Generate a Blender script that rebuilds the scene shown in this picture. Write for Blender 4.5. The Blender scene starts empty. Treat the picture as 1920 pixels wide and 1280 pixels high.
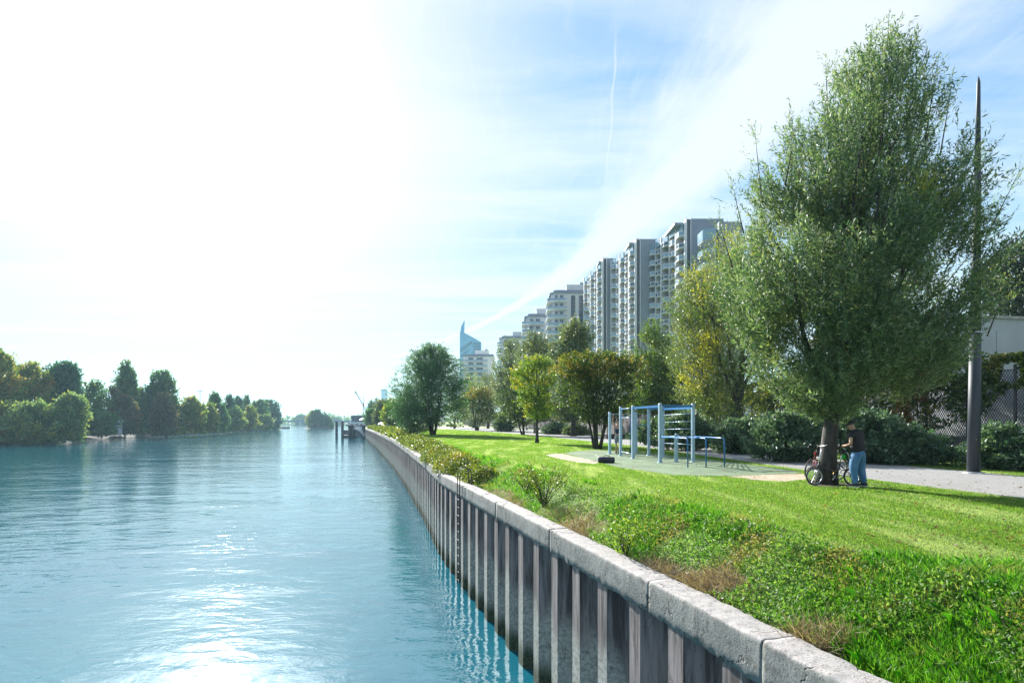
import bpy, math, random
import numpy as np
from mathutils import Vector, Matrix, Quaternion

R = math.radians
C = bpy.context.scene.collection
sc = bpy.context.scene
rng = np.random.default_rng(7)
random.seed(7)

# ------------------------------------------------------------------ camera, sky, sun, exposure
EYE = 6.2                     # eye height over the water (z = 0), standing on a footbridge
FOC = 1067.0                  # focal length in photo pixels
HZ = 790.0                    # horizon row of the photo
cam = bpy.data.cameras.new('camera'); camo = bpy.data.objects.new('camera', cam); C.objects.link(camo)
camo.location = (0, 0, EYE); camo.rotation_euler = (R(90), 0, 0)
cam.sensor_width = 36; cam.lens = 20.0; cam.shift_y = 150/1920
cam.clip_start = 0.1; cam.clip_end = 20000
sc.camera = camo

SUN_AZ = math.atan2(390-960, FOC)      # from +Y, negative = towards -X
SUN_EL = R(26)
sd = Vector((math.sin(SUN_AZ)*math.cos(SUN_EL), math.cos(SUN_AZ)*math.cos(SUN_EL), math.sin(SUN_EL)))
sun = bpy.data.lights.new('sun', 'SUN'); suno = bpy.data.objects.new('sun', sun); C.objects.link(suno)
sun.energy = 5.0; sun.angle = R(0.5); sun.color = (1.0, 0.965, 0.90)
suno.rotation_euler = (-sd).to_track_quat('-Z', 'Y').to_euler(); suno.location = (0, 0, 60)

sc.view_settings.view_transform = 'Standard'; sc.view_settings.look = 'None'
sc.view_settings.gamma = 1.0; sc.view_settings.use_curve_mapping = False
sc.view_settings.exposure = 1.56
sc.render.engine = 'CYCLES'
sc.cycles.use_denoising = True
sc.cycles.max_bounces = 8; sc.cycles.transparent_max_bounces = 8; sc.cycles.volume_bounces = 1
sc.cycles.sample_clamp_indirect = 6.0; sc.cycles.sample_clamp_direct = 8.0
sc.cycles.denoising_prefilter = 'NONE'; sc.cycles.denoising_input_passes = 'RGB_ALBEDO_NORMAL'
sc.cycles.caustics_reflective = False; sc.cycles.caustics_refractive = False

class NT:
    """small helper for node trees"""
    def __init__(s, t): s.t = t
    def n(s, typ, **k):
        nd = s.t.nodes.new(typ)
        for a, v in k.items(): setattr(nd, a, v)
        return nd
    def l(s, a, b): s.t.links.new(a, b)
    def m(s, op, a, b=None, c=None, clamp=False):
        nd = s.t.nodes.new('ShaderNodeMath'); nd.operation = op; nd.use_clamp = clamp
        for i, v in enumerate((a, b, c)):
            if v is None: continue
            if isinstance(v, (int, float)): nd.inputs[i].default_value = v
            else: s.l(v, nd.inputs[i])
        return nd.outputs[0]
    def mix(s, fac, a, b):
        nd = s.t.nodes.new('ShaderNodeMix'); nd.data_type = 'RGBA'
        for sock, v in ((nd.inputs[0], fac), (nd.inputs[6], a), (nd.inputs[7], b)):
            if isinstance(v, (int, float)): sock.default_value = v
            elif isinstance(v, (tuple, list)): sock.default_value = tuple(v)+((1,) if len(v) == 3 else ())
            else: s.l(v, sock)
        return nd.outputs[2]
    def noise(s, vec, scale, detail=4, rough=.55, dist=0, dim='3D'):
        nd = s.t.nodes.new('ShaderNodeTexNoise'); nd.noise_dimensions = dim
        nd.inputs['Scale'].default_value = scale; nd.inputs['Detail'].default_value = detail
        nd.inputs['Roughness'].default_value = rough; nd.inputs['Distortion'].default_value = dist
        if vec is not None: s.l(vec, nd.inputs['Vector'])
        return nd.outputs[0]
    def rng(s, v, a, b, c=0, d=1, smooth=True):
        nd = s.t.nodes.new('ShaderNodeMapRange'); nd.interpolation_type = 'SMOOTHSTEP' if smooth else 'LINEAR'
        s.l(v, nd.inputs[0])
        for i, x in enumerate((a, b, c, d)): nd.inputs[i+1].default_value = x
        return nd.outputs[0]
    def mapping(s, vec, scale=(1, 1, 1), rot=(0, 0, 0), loc=(0, 0, 0)):
        nd = s.t.nodes.new('ShaderNodeMapping'); s.l(vec, nd.inputs[0])
        nd.inputs['Scale'].default_value = scale; nd.inputs['Rotation'].default_value = rot; nd.inputs['Location'].default_value = loc
        return nd.outputs[0]

def build_world():
    w = bpy.data.worlds.new('World'); sc.world = w; w.use_nodes = True
    t = w.node_tree; t.nodes.clear(); N = NT(t)
    out = N.n('ShaderNodeOutputWorld'); bg = N.n('ShaderNodeBackground')
    sky = N.n('ShaderNodeTexSky', sky_type='NISHITA', sun_disc=False)
    sky.sun_elevation = SUN_EL; sky.sun_rotation = SUN_AZ; sky.altitude = 50; sky.air_density = 1.0; sky.dust_density = 1.2; sky.ozone_density = 3.0
    tc = N.n('ShaderNodeTexCoord'); d = tc.outputs['Generated']
    sep = N.n('ShaderNodeSeparateXYZ'); N.l(d, sep.inputs[0])
    x, y, z = sep.outputs
    zc = N.m('MAXIMUM', z, 0.035)
    px = N.m('DIVIDE', x, zc); py = N.m('DIVIDE', y, zc)      # where the ray meets a high cloud sheet
    comb = N.n('ShaderNodeCombineXYZ'); N.l(px, comb.inputs[0]); N.l(py, comb.inputs[1]); P = comb.outputs[0]
    # one broad band of cirrus running away from the eye
    n_w = N.noise(N.mapping(P, (1.6, .55, 1), (0, 0, R(-22))), 2.2, 7, .62, .3)
    n_f = N.noise(N.mapping(P, (9.0, 1.6, 1), (0, 0, R(55))), 1.6, 6, .65, .6)
    n_g = N.noise(N.mapping(P, (1.0, 3.2, 1), (0, 0, R(18))), .9, 6, .6, .5)
    py2 = N.m('MULTIPLY', py, py)
    cen = N.m('ADD', N.m('MULTIPLY', py2, -.035), .88)
    hw = N.m('MAXIMUM', N.m('SUBTRACT', .37, N.m('MULTIPLY', py, .066)), .06)
    off = N.m('DIVIDE', N.m('SUBTRACT', px, cen), hw)
    off = N.m('ADD', off, N.m('MULTIPLY', N.m('SUBTRACT', n_w, .5), 1.7))
    off = N.m('ADD', off, N.m('MULTIPLY', N.m('SUBTRACT', n_f, .5), .7))
    a = N.m('ABSOLUTE', off)
    band = N.rng(a, .40, 1.5, 1, 0)
    # thin veils everywhere
    veil = N.m('MULTIPLY', N.rng(n_g, .34, .70, .16, 1), .55)
    veil2 = N.m('MULTIPLY', N.rng(n_f, .48, .78, 0, 1), .28)
    n_s = N.noise(N.mapping(P, (.42, 2.4, 1), (0, 0, R(-34))), .55, 5, .55, .35)
    streak = N.m('MULTIPLY', N.rng(n_s, .44, .66, 0, 1), .62)
    # contrail
    lin = N.m('SUBTRACT', px, N.m('ADD', N.m('MULTIPLY', N.m('SUBTRACT', py, 1.45), .138), .265))
    lin = N.m('ADD', lin, N.m('MULTIPLY', N.m('SUBTRACT', N.noise(P, 2.0, 2), .5), .05))
    con = N.rng(N.m('ABSOLUTE', lin), .0008, .0045, 1, 0)
    con = N.m('MULTIPLY', con, N.m('MULTIPLY', N.rng(py, 1.38, 1.6, 0, .5), N.rng(py, 2.3, 2.42, 1, 0)))
    # scattering around the sun and thickening towards the horizon
    dot = N.n('ShaderNodeVectorMath', operation='DOT_PRODUCT'); N.l(d, dot.inputs[0]); dot.inputs[1].default_value = sd
    c = N.m('MAXIMUM', dot.outputs['Value'], 0)
    near = N.rng(c, .84, 1.01, 0, 1)
    horiz = N.rng(z, 0.0, .42, .55, 0)
    dens = N.m('MAXIMUM', band, con)
    for q in (veil, veil2, streak, N.m('MULTIPLY', near, .93), horiz):   # 1-(1-a)(1-b)
        dens = N.m('SUBTRACT', 1, N.m('MULTIPLY', N.m('SUBTRACT', 1, dens), N.m('SUBTRACT', 1, q)))
    glow = N.m('ADD', N.m('MULTIPLY', N.m('POWER', c, 130), 22.0), N.m('ADD', 4.22, N.m('MULTIPLY', N.m('POWER', c, 10), .5)))
    white = N.mix(near, (.93, .98, 1.06), (1.0, 1.0, .99))
    vs = N.n('ShaderNodeVectorMath', operation='SCALE'); N.l(white, vs.inputs[0]); N.l(glow, vs.inputs[3])
    tint = N.n('ShaderNodeMix'); tint.data_type = 'RGBA'; tint.blend_type = 'MULTIPLY'; tint.inputs[0].default_value = 1
    N.l(sky.outputs[0], tint.inputs[6]); tint.inputs[7].default_value = (.74, 1.07, 1.25, 1)
    # the clear air between the clouds, its aureole held back the way the thin cirrus holds it back
    bw = N.n('ShaderNodeRGBToBW'); N.l(tint.outputs[2], bw.inputs[0])
    hold = N.m('DIVIDE', 1.16, N.m('ADD', 1, N.m('MULTIPLY', N.m('POWER', bw.outputs[0], 1.5), .125)))
    ss = N.n('ShaderNodeVectorMath', operation='SCALE'); N.l(tint.outputs[2], ss.inputs[0]); N.l(hold, ss.inputs[3])
    col = N.mix(dens, ss.outputs[0], vs.outputs[0])
    N.l(col, bg.inputs[0]); bg.inputs[1].default_value = 0.076
    N.l(bg.outputs[0], out.inputs[0])
build_world()

# ------------------------------------------------------------------ helpers
def PX(x, Y): return (x-960)/FOC*Y            # photo column -> X at depth Y
def PZ(y, Y): return EYE-(y-HZ)/FOC*Y         # photo row -> Z at depth Y
LAWN = 4.5
def GP(x, y, h=EYE-LAWN):                     # photo point on the lawn plane
    Y = FOC*h/(y-HZ); return (PX(x, Y), Y)

def setp(o, label=None, cat=None, group=None, kind=None):
    if label: o['label'] = label
    if cat: o['category'] = cat
    if group: o['group'] = group
    if kind: o['kind'] = kind
    return o
def thing(name, label, cat, loc=(0, 0, 0), rz=0, group=None):
    o = bpy.data.objects.new(name, None); C.objects.link(o); o.empty_display_size = .2
    o.location = loc; o.rotation_euler = (0, 0, rz)
    return setp(o, label, cat, group)
def copy_tree(o, parent=None):
    c = o.copy(); C.objects.link(c)
    if parent is not None: c.parent = parent
    for ch in list(o.children): copy_tree(ch, c)
    return c

class MB:
    """collects boxes, bars, tubes; build() makes ONE mesh object"""
    def __init__(s): s.v = []; s.f = []; s.sm = []
    def add(s, vs, fs, smooth=False):
        b = len(s.v); s.v += [tuple(q) for q in vs]; s.f += [tuple(i+b for i in q) for q in fs]; s.sm += [smooth]*len(fs); return s
    def box(s, c, d, rz=0, rot=None):
        hx, hy, hz = d[0]/2, d[1]/2, d[2]/2
        vs = [Vector((a*hx, b*hy, e*hz)) for e in (-1, 1) for a, b in ((-1, -1), (1, -1), (1, 1), (-1, 1))]
        M = rot if rot is not None else Matrix.Rotation(rz, 3, 'Z')
        return s.add([M @ q+Vector(c) for q in vs], [(3, 2, 1, 0), (4, 5, 6, 7), (0, 1, 5, 4), (1, 2, 6, 5), (2, 3, 7, 6), (3, 0, 4, 7)])
    def bar(s, a, b, w, h=None):
        a = Vector(a); b = Vector(b); d = b-a; h = h or w
        q = d.to_track_quat('Z', 'Y').to_matrix()
        return s.box((a+b)/2, (w, h, d.length), rot=q)
    def tube(s, pts, rad, n=8, cap=True, smooth=True):
        pts = [Vector(p) for p in pts]
        if isinstance(rad, (int, float)): rad = [rad]*len(pts)
        vs = []; up = Vector((0, 0, 1)); t0 = (pts[1]-pts[0]).normalized()
        nrm = t0.orthogonal().normalized()
        for i, p in enumerate(pts):
            t = ((pts[min(i+1, len(pts)-1)]-pts[max(i-1, 0)])).normalized()
            nrm = (nrm-t*nrm.dot(t)).normalized(); bi = t.cross(nrm)
            for k in range(n):
                a = 2*math.pi*k/n; vs.append(p+(nrm*math.cos(a)+bi*math.sin(a))*rad[i])
        fs = [(i*n+k, i*n+(k+1) % n, (i+1)*n+(k+1) % n, (i+1)*n+k) for i in range(len(pts)-1) for k in range(n)]
        s.add(vs, fs, smooth)
        if cap:
            b = len(s.v)-len(vs); s.f += [tuple(b+k for k in reversed(range(n))), tuple(b+(len(pts)-1)*n+k for k in range(n))]; s.sm += [False, False]
        return s
    def prism(s, poly, z0, z1):
        n = len(poly)
        ar = sum(poly[i][0]*poly[(i+1) % n][1]-poly[(i+1) % n][0]*poly[i][1] for i in range(n))
        if ar < 0: poly = poly[::-1]
        vs = [(p[0], p[1], z0) for p in poly]+[(p[0], p[1], z1) for p in poly]
        return s.add(vs, [tuple(reversed(range(n))), tuple(range(n, 2*n))]+[(i, (i+1) % n, n+(i+1) % n, n+i) for i in range(n)])
    def torus(s, c, Rr, r, axis=(0, 1, 0), n=28, m=8, squash=1.0):
        c = Vector(c); ax = Vector(axis).normalized(); u = ax.orthogonal().normalized(); w = ax.cross(u); vs = []
        for i in range(n):
            a = 2*math.pi*i/n; e = u*math.cos(a)+w*math.sin(a)
            for k in range(m):
                b = 2*math.pi*k/m; vs.append(c+e*(Rr+r*math.cos(b))+ax*r*squash*math.sin(b))
        return s.add(vs, [(i*m+k, ((i+1) % n)*m+k, ((i+1) % n)*m+(k+1) % m, i*m+(k+1) % m) for i in range(n) for k in range(m)], True)
    def ball(s, c, r, sc3=(1, 1, 1), n=12, m=8, rot=None):
        vs = []; rot = rot or Matrix.Identity(3)
        for i in range(m+1):
            th = math.pi*i/m
            for k in range(n):
                a = 2*math.pi*k/n
                vs.append(Vector(c)+rot @ Vector((r*sc3[0]*math.sin(th)*math.cos(a), r*sc3[1]*math.sin(th)*math.sin(a), r*sc3[2]*math.cos(th))))
        return s.add(vs, [(i*n+k, (i+1)*n+k, (i+1)*n+(k+1) % n, i*n+(k+1) % n) for i in range(m) for k in range(n)], True)
    def build(s, name, mat, parent=None, bevel=0):
        me = bpy.data.meshes.new(name); me.from_pydata(s.v, [], s.f); me.update()
        me.polygons.foreach_set('use_smooth', s.sm)
        if mat: me.materials.append(mat)
        o = bpy.data.objects.new(name, me); C.objects.link(o)
        if parent is not None: o.parent = parent
        if bevel:
            b = o.modifiers.new('bevel', 'BEVEL'); b.width = bevel; b.segments = 2; b.limit_method = 'ANGLE'
        return o

def mesh_np(name, V, F, mat, parent=None, smooth=False):
    V = np.asarray(V, dtype=np.float32).reshape(-1, 3); F = np.asarray(F, dtype=np.int32)
    me = bpy.data.meshes.new(name); n, k = F.shape
    me.vertices.add(len(V)); me.vertices.foreach_set('co', V.ravel())
    me.loops.add(n*k); me.loops.foreach_set('vertex_index', F.ravel())
    me.polygons.add(n); me.polygons.foreach_set('loop_start', np.arange(0, n*k, k, dtype=np.int32))
    me.polygons.foreach_set('use_smooth', np.full(n, smooth))
    me.update(calc_edges=True)
    if mat: me.materials.append(mat)
    o = bpy.data.objects.new(name, me); C.objects.link(o)
    if parent is not None: o.parent = parent
    return o

def unit(a): return a/np.maximum(np.linalg.norm(a, axis=-1, keepdims=True), 1e-9)
def vnoise(P, seed=0):
    """value noise of numpy points (N,3) -> (N,) in 0..1"""
    P = np.asarray(P, dtype=np.float64); i = np.floor(P).astype(np.int64); f = P-i; f = f*f*(3-2*f); r = 0
    for dx in (0, 1):
        for dy in (0, 1):
            for dz in (0, 1):
                h = (i[:, 0]+dx)*374761393+(i[:, 1]+dy)*668265263+(i[:, 2]+dz)*2147483647+seed*1274126177
                h = (h ^ (h >> 13))*1274126177; h = (h ^ (h >> 16)) & 0xffff
                w = (f[:, 0] if dx else 1-f[:, 0])*(f[:, 1] if dy else 1-f[:, 1])*(f[:, 2] if dz else 1-f[:, 2])
                r = r+w*h/65535.
    return r
def leaf_quads(P, D, N, L, W, fold=.12):
    """rhombic leaves: base P, along D, flat normal ~N"""
    D = unit(D); S = unit(np.cross(D, N)); U = np.cross(S, D)
    L = np.asarray(L).reshape(-1, 1); W = np.asarray(W).reshape(-1, 1)
    a = P; b = P+D*L*.42+S*W*.5+U*W*fold; c = P+D*L; d = P+D*L*.42-S*W*.5+U*W*fold
    V = np.stack([a, b, c, d], 1).reshape(-1, 3); n = len(P)
    return V, np.arange(4*n).reshape(n, 4)
def in_poly(x, y, poly):
    ins = np.zeros(len(x), bool); n = len(poly)
    for i in range(n):
        x0, y0 = poly[i]; x1, y1 = poly[(i+1) % n]
        if y0 == y1: continue
        c = ((y0 > y) != (y1 > y)) & (x < (x1-x0)*(y-y0)/(y1-y0)+x0); ins ^= c
    return ins

# ------------------------------------------------------------------ materials
def new_mat(name):
    m = bpy.data.materials.new(name); m.use_nodes = True; t = m.node_tree; t.nodes.clear(); N = NT(t)
    out = N.n('ShaderNodeOutputMaterial'); return m, N, out
def pmat(name, col, col2=None, rough=.6, metal=0, scale=3, bump=0, bscale=None, spec=.5, detail=5, lo=.35, hi=.65, aniso=(1, 1, 1)):
    m, N, out = new_mat(name); p = N.n('ShaderNodeBsdfPrincipled'); N.l(p.outputs[0], out.inputs[0])
    tc = N.n('ShaderNodeTexCoord').outputs['Object']; v = N.mapping(tc, aniso)
    p.inputs['Roughness'].default_value = rough; p.inputs['Metallic'].default_value = metal
    p.inputs['Specular IOR Level'].default_value = spec
    if col2 is None: col2 = tuple(c*.8 for c in col)
    f = N.rng(N.noise(v, scale, detail, .6), lo, hi)
    N.l(N.mix(f, col, col2), p.inputs['Base Color'])
    if bump:
        b = N.n('ShaderNodeBump'); b.inputs['Strength'].default_value = bump; b.inputs['Distance'].default_value = .02
        N.l(N.noise(v, bscale or scale*6, 5, .6), b.inputs['Height']); N.l(b.outputs[0], p.inputs['Normal'])
    return m
def leafmat(name, cols, patch=None, pscale=.35, transl=.4, rough=.42, gl=.5, plo=.5, phi=.66, pmap=None):
    """cols: 3 leaf colours picked per leaf; patch: colour of turned clusters"""
    m, N, out = new_mat(name)
    rnd = N.n('ShaderNodeNewGeometry').outputs['Random Per Island']
    cr = N.n('ShaderNodeValToRGB'); N.l(rnd, cr.inputs[0]); e = cr.color_ramp.elements
    e[0].position = .1; e[0].color = (*cols[0], 1); e[1].position = .9; e[1].color = (*cols[2], 1)
    k = e.new(.5); k.color = (*cols[1], 1)
    col = cr.outputs[0]
    if patch:
        tc = N.n('ShaderNodeTexCoord').outputs['Object']
        if pmap: tc = N.mapping(tc, pmap[0], (0, 0, pmap[1]))
        f = N.rng(N.m('ADD', N.noise(tc, pscale, 3, .6), N.m('MULTIPLY', N.m('SUBTRACT', rnd, .5), .12)), plo, phi)
        col = N.mix(f, col, patch)
    p = N.n('ShaderNodeBsdfPrincipled'); N.l(col, p.inputs['Base Color'])
    p.inputs['Roughness'].default_value = rough; p.inputs['Specular IOR Level'].default_value = gl
    tr = N.n('ShaderNodeBsdfTranslucent')
    g = N.n('ShaderNodeMix'); g.data_type = 'RGBA'; g.blend_type = 'MULTIPLY'; g.inputs[0].default_value = 1
    N.l(col, g.inputs[6]); g.inputs[7].default_value = (1.9, 1.9, .9, 1); N.l(g.outputs[2], tr.inputs[0])
    mx = N.n('ShaderNodeMixShader'); mx.inputs[0].default_value = transl
    N.l(p.outputs[0], mx.inputs[1]); N.l(tr.outputs[0], mx.inputs[2]); N.l(mx.outputs[0], out.inputs[0])
    return m

M = {}
M['bark'] = pmat('bark', (.075, .062, .055), (.03, .026, .025), .85, scale=9, bump=.9, bscale=14, aniso=(1, 1, .25))
M['bark_dark'] = pmat('bark_dark', (.045, .038, .035), (.02, .018, .018), .85, scale=6, bump=.6)
M['willow'] = leafmat('willow_leaf', [(.04, .095, .05), (.105, .18, .08), (.22, .28, .17)], (.24, .25, .04), .45, .36, .46, .55, .58, .74)
M['willow_yellow'] = leafmat('yellowing_willow_leaf', [(.05, .10, .025), (.10, .16, .03), (.15, .2, .05)], (.34, .33, .03), .28, .42, .38, .6, .50, .62)
M['willow_grey'] = leafmat('grey_willow_leaf', [(.05, .09, .045), (.09, .135, .06), (.15, .18, .09)], (.15, .17, .05), .4, .36, .36, .7)
M['weeping'] = leafmat('weeping_willow_leaf', [(.025, .09, .045), (.055, .14, .06), (.10, .19, .085)], None, transl=.34, gl=.5)
M['maple'] = leafmat('maple_leaf', [(.015, .045, .015), (.035, .075, .018), (.06, .10, .02)], (.13, .17, .02), .5, .4, .4, .5)
M['maple_orange'] = leafmat('turned_maple_leaf', [(.10, .14, .02), (.20, .155, .03), (.28, .17, .06)], (.16, .18, .02), .6, .45, .45, .4)
M['lime'] = leafmat('yellow_green_leaf', [(.06, .135, .015), (.12, .20, .025), (.20, .27, .035)], (.27, .25, .03), .7, .45, .4, .5)
M['green'] = leafmat('mid_green_leaf', [(.035, .085, .015), (.07, .13, .025), (.11, .17, .03)], (.15, .19, .02), .4, .42, .4, .5)
M['dark'] = leafmat('dark_evergreen_leaf', [(.012, .03, .018), (.022, .05, .025), (.04, .075, .035)], None, transl=.2, gl=.5)
M['laurel'] = leafmat('laurel_leaf', [(.03, .085, .045), (.075, .145, .08), (.17, .24, .16)], None, transl=.25, rough=.42, gl=.55)
M['ivy'] = leafmat('ivy_leaf', [(.02, .06, .015), (.05, .10, .02), (.11, .16, .03)], (.19, .18, .03), .8, .3, .35, .7)
M['rust_vine'] = leafmat('rust_vine_leaf', [(.12, .05, .02), (.20, .09, .02), (.10, .11, .02)], None, transl=.35)
M['hedge'] = leafmat('hedge_leaf', [(.03, .06, .01), (.085, .125, .015), (.20, .23, .03)], (.27, .23, .02), .55, .35, .4, .5, .56, .74)
M['far_green'] = leafmat('far_green_leaf', [(.04, .115, .06), (.07, .165, .07), (.12, .22, .09)], (.15, .19, .06), .12, .35, .5, .3)
M['far_pale'] = leafmat('far_pale_leaf', [(.08, .16, .07), (.13, .21, .09), (.20, .27, .13)], (.27, .27, .07), .15, .35, .5, .3)
M['far_olive'] = leafmat('far_olive_leaf', [(.07, .14, .04), (.15, .21, .05), (.24, .27, .06)], (.32, .21, .05), .15, .38, .5, .3)
M['far_brown'] = leafmat('far_brown_leaf', [(.08, .075, .045), (.14, .11, .06), (.18, .13, .08)], (.09, .12, .06), .2, .35, .5, .3)
M['far_dark'] = leafmat('far_dark_leaf', [(.02, .085, .065), (.04, .13, .085), (.08, .175, .11)], None, transl=.3, gl=.3)

def wall_steel():
    m, N, out = new_mat('weathered_sheet_steel'); p = N.n('ShaderNodeBsdfPrincipled'); N.l(p.outputs[0], out.inputs[0])
    pos = N.n('ShaderNodeNewGeometry').outputs['Position']
    sep = N.n('ShaderNodeSeparateXYZ'); N.l(pos, sep.inputs[0]); z = sep.outputs[2]
    streak = N.noise(N.mapping(pos, (5, 5, .35)), 1.6, 6, .65)
    fine = N.noise(pos, 14, 5, .7)
    rust = N.mix(N.rng(streak, .35, .65), (.055, .045, .042), (.25, .215, .205))
    grey = N.mix(N.rng(fine, .35, .7), (.36, .36, .32), (.15, .15, .13))
    ex = N.n('ShaderNodeMath'); ex.operation = 'SNAP'
    cell = N.noise(N.mapping(pos, (.9, .9, 0)), 3.0, 0)      # tide mark stepped per pile, its paler lower side also painted as sunlit
    zz = N.m('ADD', z, N.m('ADD', N.m('MULTIPLY', N.m('SUBTRACT', cell, .5), -1.3), N.m('MULTIPLY', N.m('SUBTRACT', streak, .5), .9)))
    c = N.mix(N.rng(zz, 1.6, 2.2), grey, rust)
    dark = N.mix(N.rng(fine, .4, .6), (.014, .018, .010), (.055, .075, .03))
    z2 = N.m('ADD', z, N.m('MULTIPLY', N.m('SUBTRACT', streak, .5), .6))
    c = N.mix(N.rng(z2, .25, .75), dark, c)
    blot = N.rng(N.noise(N.mapping(pos, (2, 2, 1)), 2.5, 6, .75), .56, .7)
    c = N.mix(N.m('MULTIPLY', blot, .75), c, (.07, .06, .055))
    N.l(c, p.inputs['Base Color']); p.inputs['Roughness'].default_value = .7; p.inputs['Specular IOR Level'].default_value = .35
    b = N.n('ShaderNodeBump'); b.inputs['Strength'].default_value = .5; b.inputs['Distance'].default_value = .01
    N.l(N.noise(pos, 22, 6, .7), b.inputs['Height']); N.l(b.outputs[0], p.inputs['Normal'])
    return m
M['steel'] = wall_steel()
def coping_mat():
    m, N, out = new_mat('old_concrete_coping'); p = N.n('ShaderNodeBsdfPrincipled'); N.l(p.outputs[0], out.inputs[0])
    g = N.n('ShaderNodeNewGeometry'); pos = g.outputs['Position']
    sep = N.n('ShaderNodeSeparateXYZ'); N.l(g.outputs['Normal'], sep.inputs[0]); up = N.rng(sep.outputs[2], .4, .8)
    big = N.noise(pos, 1.1, 5, .65); fine = N.noise(pos, 30, 5, .75); mid = N.noise(pos, 6, 6, .7)
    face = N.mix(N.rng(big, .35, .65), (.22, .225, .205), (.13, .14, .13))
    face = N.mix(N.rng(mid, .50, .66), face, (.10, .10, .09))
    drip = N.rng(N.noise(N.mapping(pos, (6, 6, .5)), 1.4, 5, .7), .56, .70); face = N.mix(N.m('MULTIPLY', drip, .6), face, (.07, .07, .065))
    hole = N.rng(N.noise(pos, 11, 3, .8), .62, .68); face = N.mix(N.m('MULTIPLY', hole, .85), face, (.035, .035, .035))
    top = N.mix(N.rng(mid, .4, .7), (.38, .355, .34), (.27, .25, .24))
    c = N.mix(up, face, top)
    pits = N.rng(fine, .56, .63); c = N.mix(N.m('MULTIPLY', pits, .8), c, (.06, .06, .055))
    vor = N.n('ShaderNodeTexVoronoi', feature='DISTANCE_TO_EDGE'); vor.inputs['Scale'].default_value = .9
    wn = N.n('ShaderNodeTexNoise'); wn.inputs['Scale'].default_value = 5; N.l(pos, wn.inputs['Vector'])
    add = N.n('ShaderNodeVectorMath', operation='ADD'); sc_ = N.n('ShaderNodeVectorMath', operation='SCALE'); sc_.inputs[3].default_value = .35
    N.l(wn.outputs['Color'], sc_.inputs[0]); N.l(pos, add.inputs[0]); N.l(sc_.outputs[0], add.inputs[1]); N.l(add.outputs[0], vor.inputs['Vector'])
    crack = N.m('MULTIPLY', N.rng(vor.outputs['Distance'], .004, .016, 1, 0), N.rng(big, .48, .56))
    c = N.mix(N.m('MULTIPLY', crack, .85), c, (.03, .03, .03))
    N.l(c, p.inputs['Base Color']); p.inputs['Roughness'].default_value = .85
    b = N.n('ShaderNodeBump'); b.inputs['Strength'].default_value = 1.0; b.inputs['Distance'].default_value = .022
    h = N.m('SUBTRACT', N.m('ADD', N.m('MULTIPLY', mid, .6), N.m('MULTIPLY', fine, .6)), N.m('MULTIPLY', crack, 1.5))
    N.l(h, b.inputs['Height']); N.l(b.outputs[0], p.inputs['Normal'])
    return m
M['coping'] = coping_mat()
def water_mat():
    m, N, out = new_mat('river_water'); p = N.n('ShaderNodeBsdfPrincipled'); N.l(p.outputs[0], out.inputs[0])
    pos = N.n('ShaderNodeNewGeometry').outputs['Position']
    n1 = N.noise(pos, .06, 3, .5)
    N.l(N.mix(N.rng(n1, .3, .7), (.006, .10, .155), (.010, .118, .158)), p.inputs['Base Color'])
    p.inputs['Roughness'].default_value = .045; p.inputs['IOR'].default_value = 2.4; p.inputs['Specular Tint'].default_value = (.80, .95, 1.0, 1)
    w0 = N.noise(N.mapping(pos, (.55, 1.0, 1), (0, 0, R(-14))), .42, 3, .5, .4)
    w1 = N.noise(N.mapping(pos, (.55, 1.15, 1), (0, 0, R(18))), 1.5, 4, .55, .5)
    w2 = N.noise(N.mapping(pos, (.7, 1.1, 1), (0, 0, R(-25))), 5.5, 3, .55, .3)
    calm = N.rng(N.noise(N.mapping(pos, (.5, 1, 1)), .09, 3, .6), .3, .65, .45, 1.0)
    h = N.m('ADD', N.m('MULTIPLY', w0, .12), N.m('ADD', N.m('MULTIPLY', w1, .050), N.m('MULTIPLY', w2, .0040)))
    h = N.m('MULTIPLY', h, calm)
    b = N.n('ShaderNodeBump'); b.inputs['Strength'].default_value = 1.0; b.inputs['Distance'].default_value = 1.0
    N.l(h, b.inputs['Height']); N.l(b.outputs[0], p.inputs['Normal'])
    return m
M['water'] = water_mat()
def ground_mat():
    m, N, out = new_mat('lawn_ground'); p = N.n('ShaderNodeBsdfPrincipled'); N.l(p.outputs[0], out.inputs[0])
    pos = N.n('ShaderNodeNewGeometry').outputs['Position']
    stripes = N.noise(N.mapping(pos, (1.0, .16, 1), (0, 0, R(-16))), 1.3, 4, .6)
    n2 = N.noise(pos, 9, 5, .75); n3 = N.noise(pos, .35, 4, .6)
    c = N.mix(N.rng(n2, .3, .7), (.09, .19, .016), (.15, .25, .035))
    c = N.mix(N.rng(stripes, .42, .62, 0, .6), c, (.27, .34, .08))
    c = N.mix(N.rng(n3, .5, .7, 0, .4), c, (.12, .25, .015))
    dirt = N.rng(N.noise(pos, 2.3, 5, .7), .70, .78); c = N.mix(N.m('MULTIPLY', dirt, .5), c, (.16, .13, .07))
    N.l(c, p.inputs['Base Color']); p.inputs['Roughness'].default_value = .8; p.inputs['Specular IOR Level'].default_value = .2
    b = N.n('ShaderNodeBump'); b.inputs['Strength'].default_value = .9; b.inputs['Distance'].default_value = .05
    N.l(N.noise(pos, 18, 4, .8), b.inputs['Height']); N.l(b.outputs[0], p.inputs['Normal'])
    return m
M['ground'] = ground_mat()
M['blade'] = leafmat('grass_blade', [(.05, .14, .014), (.11, .215, .032), (.21, .29, .08)], (.26, .33, .17), 1.1, .5, .4, .5, .47, .66, ((1.0, .2, 1), R(-62)))
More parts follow.
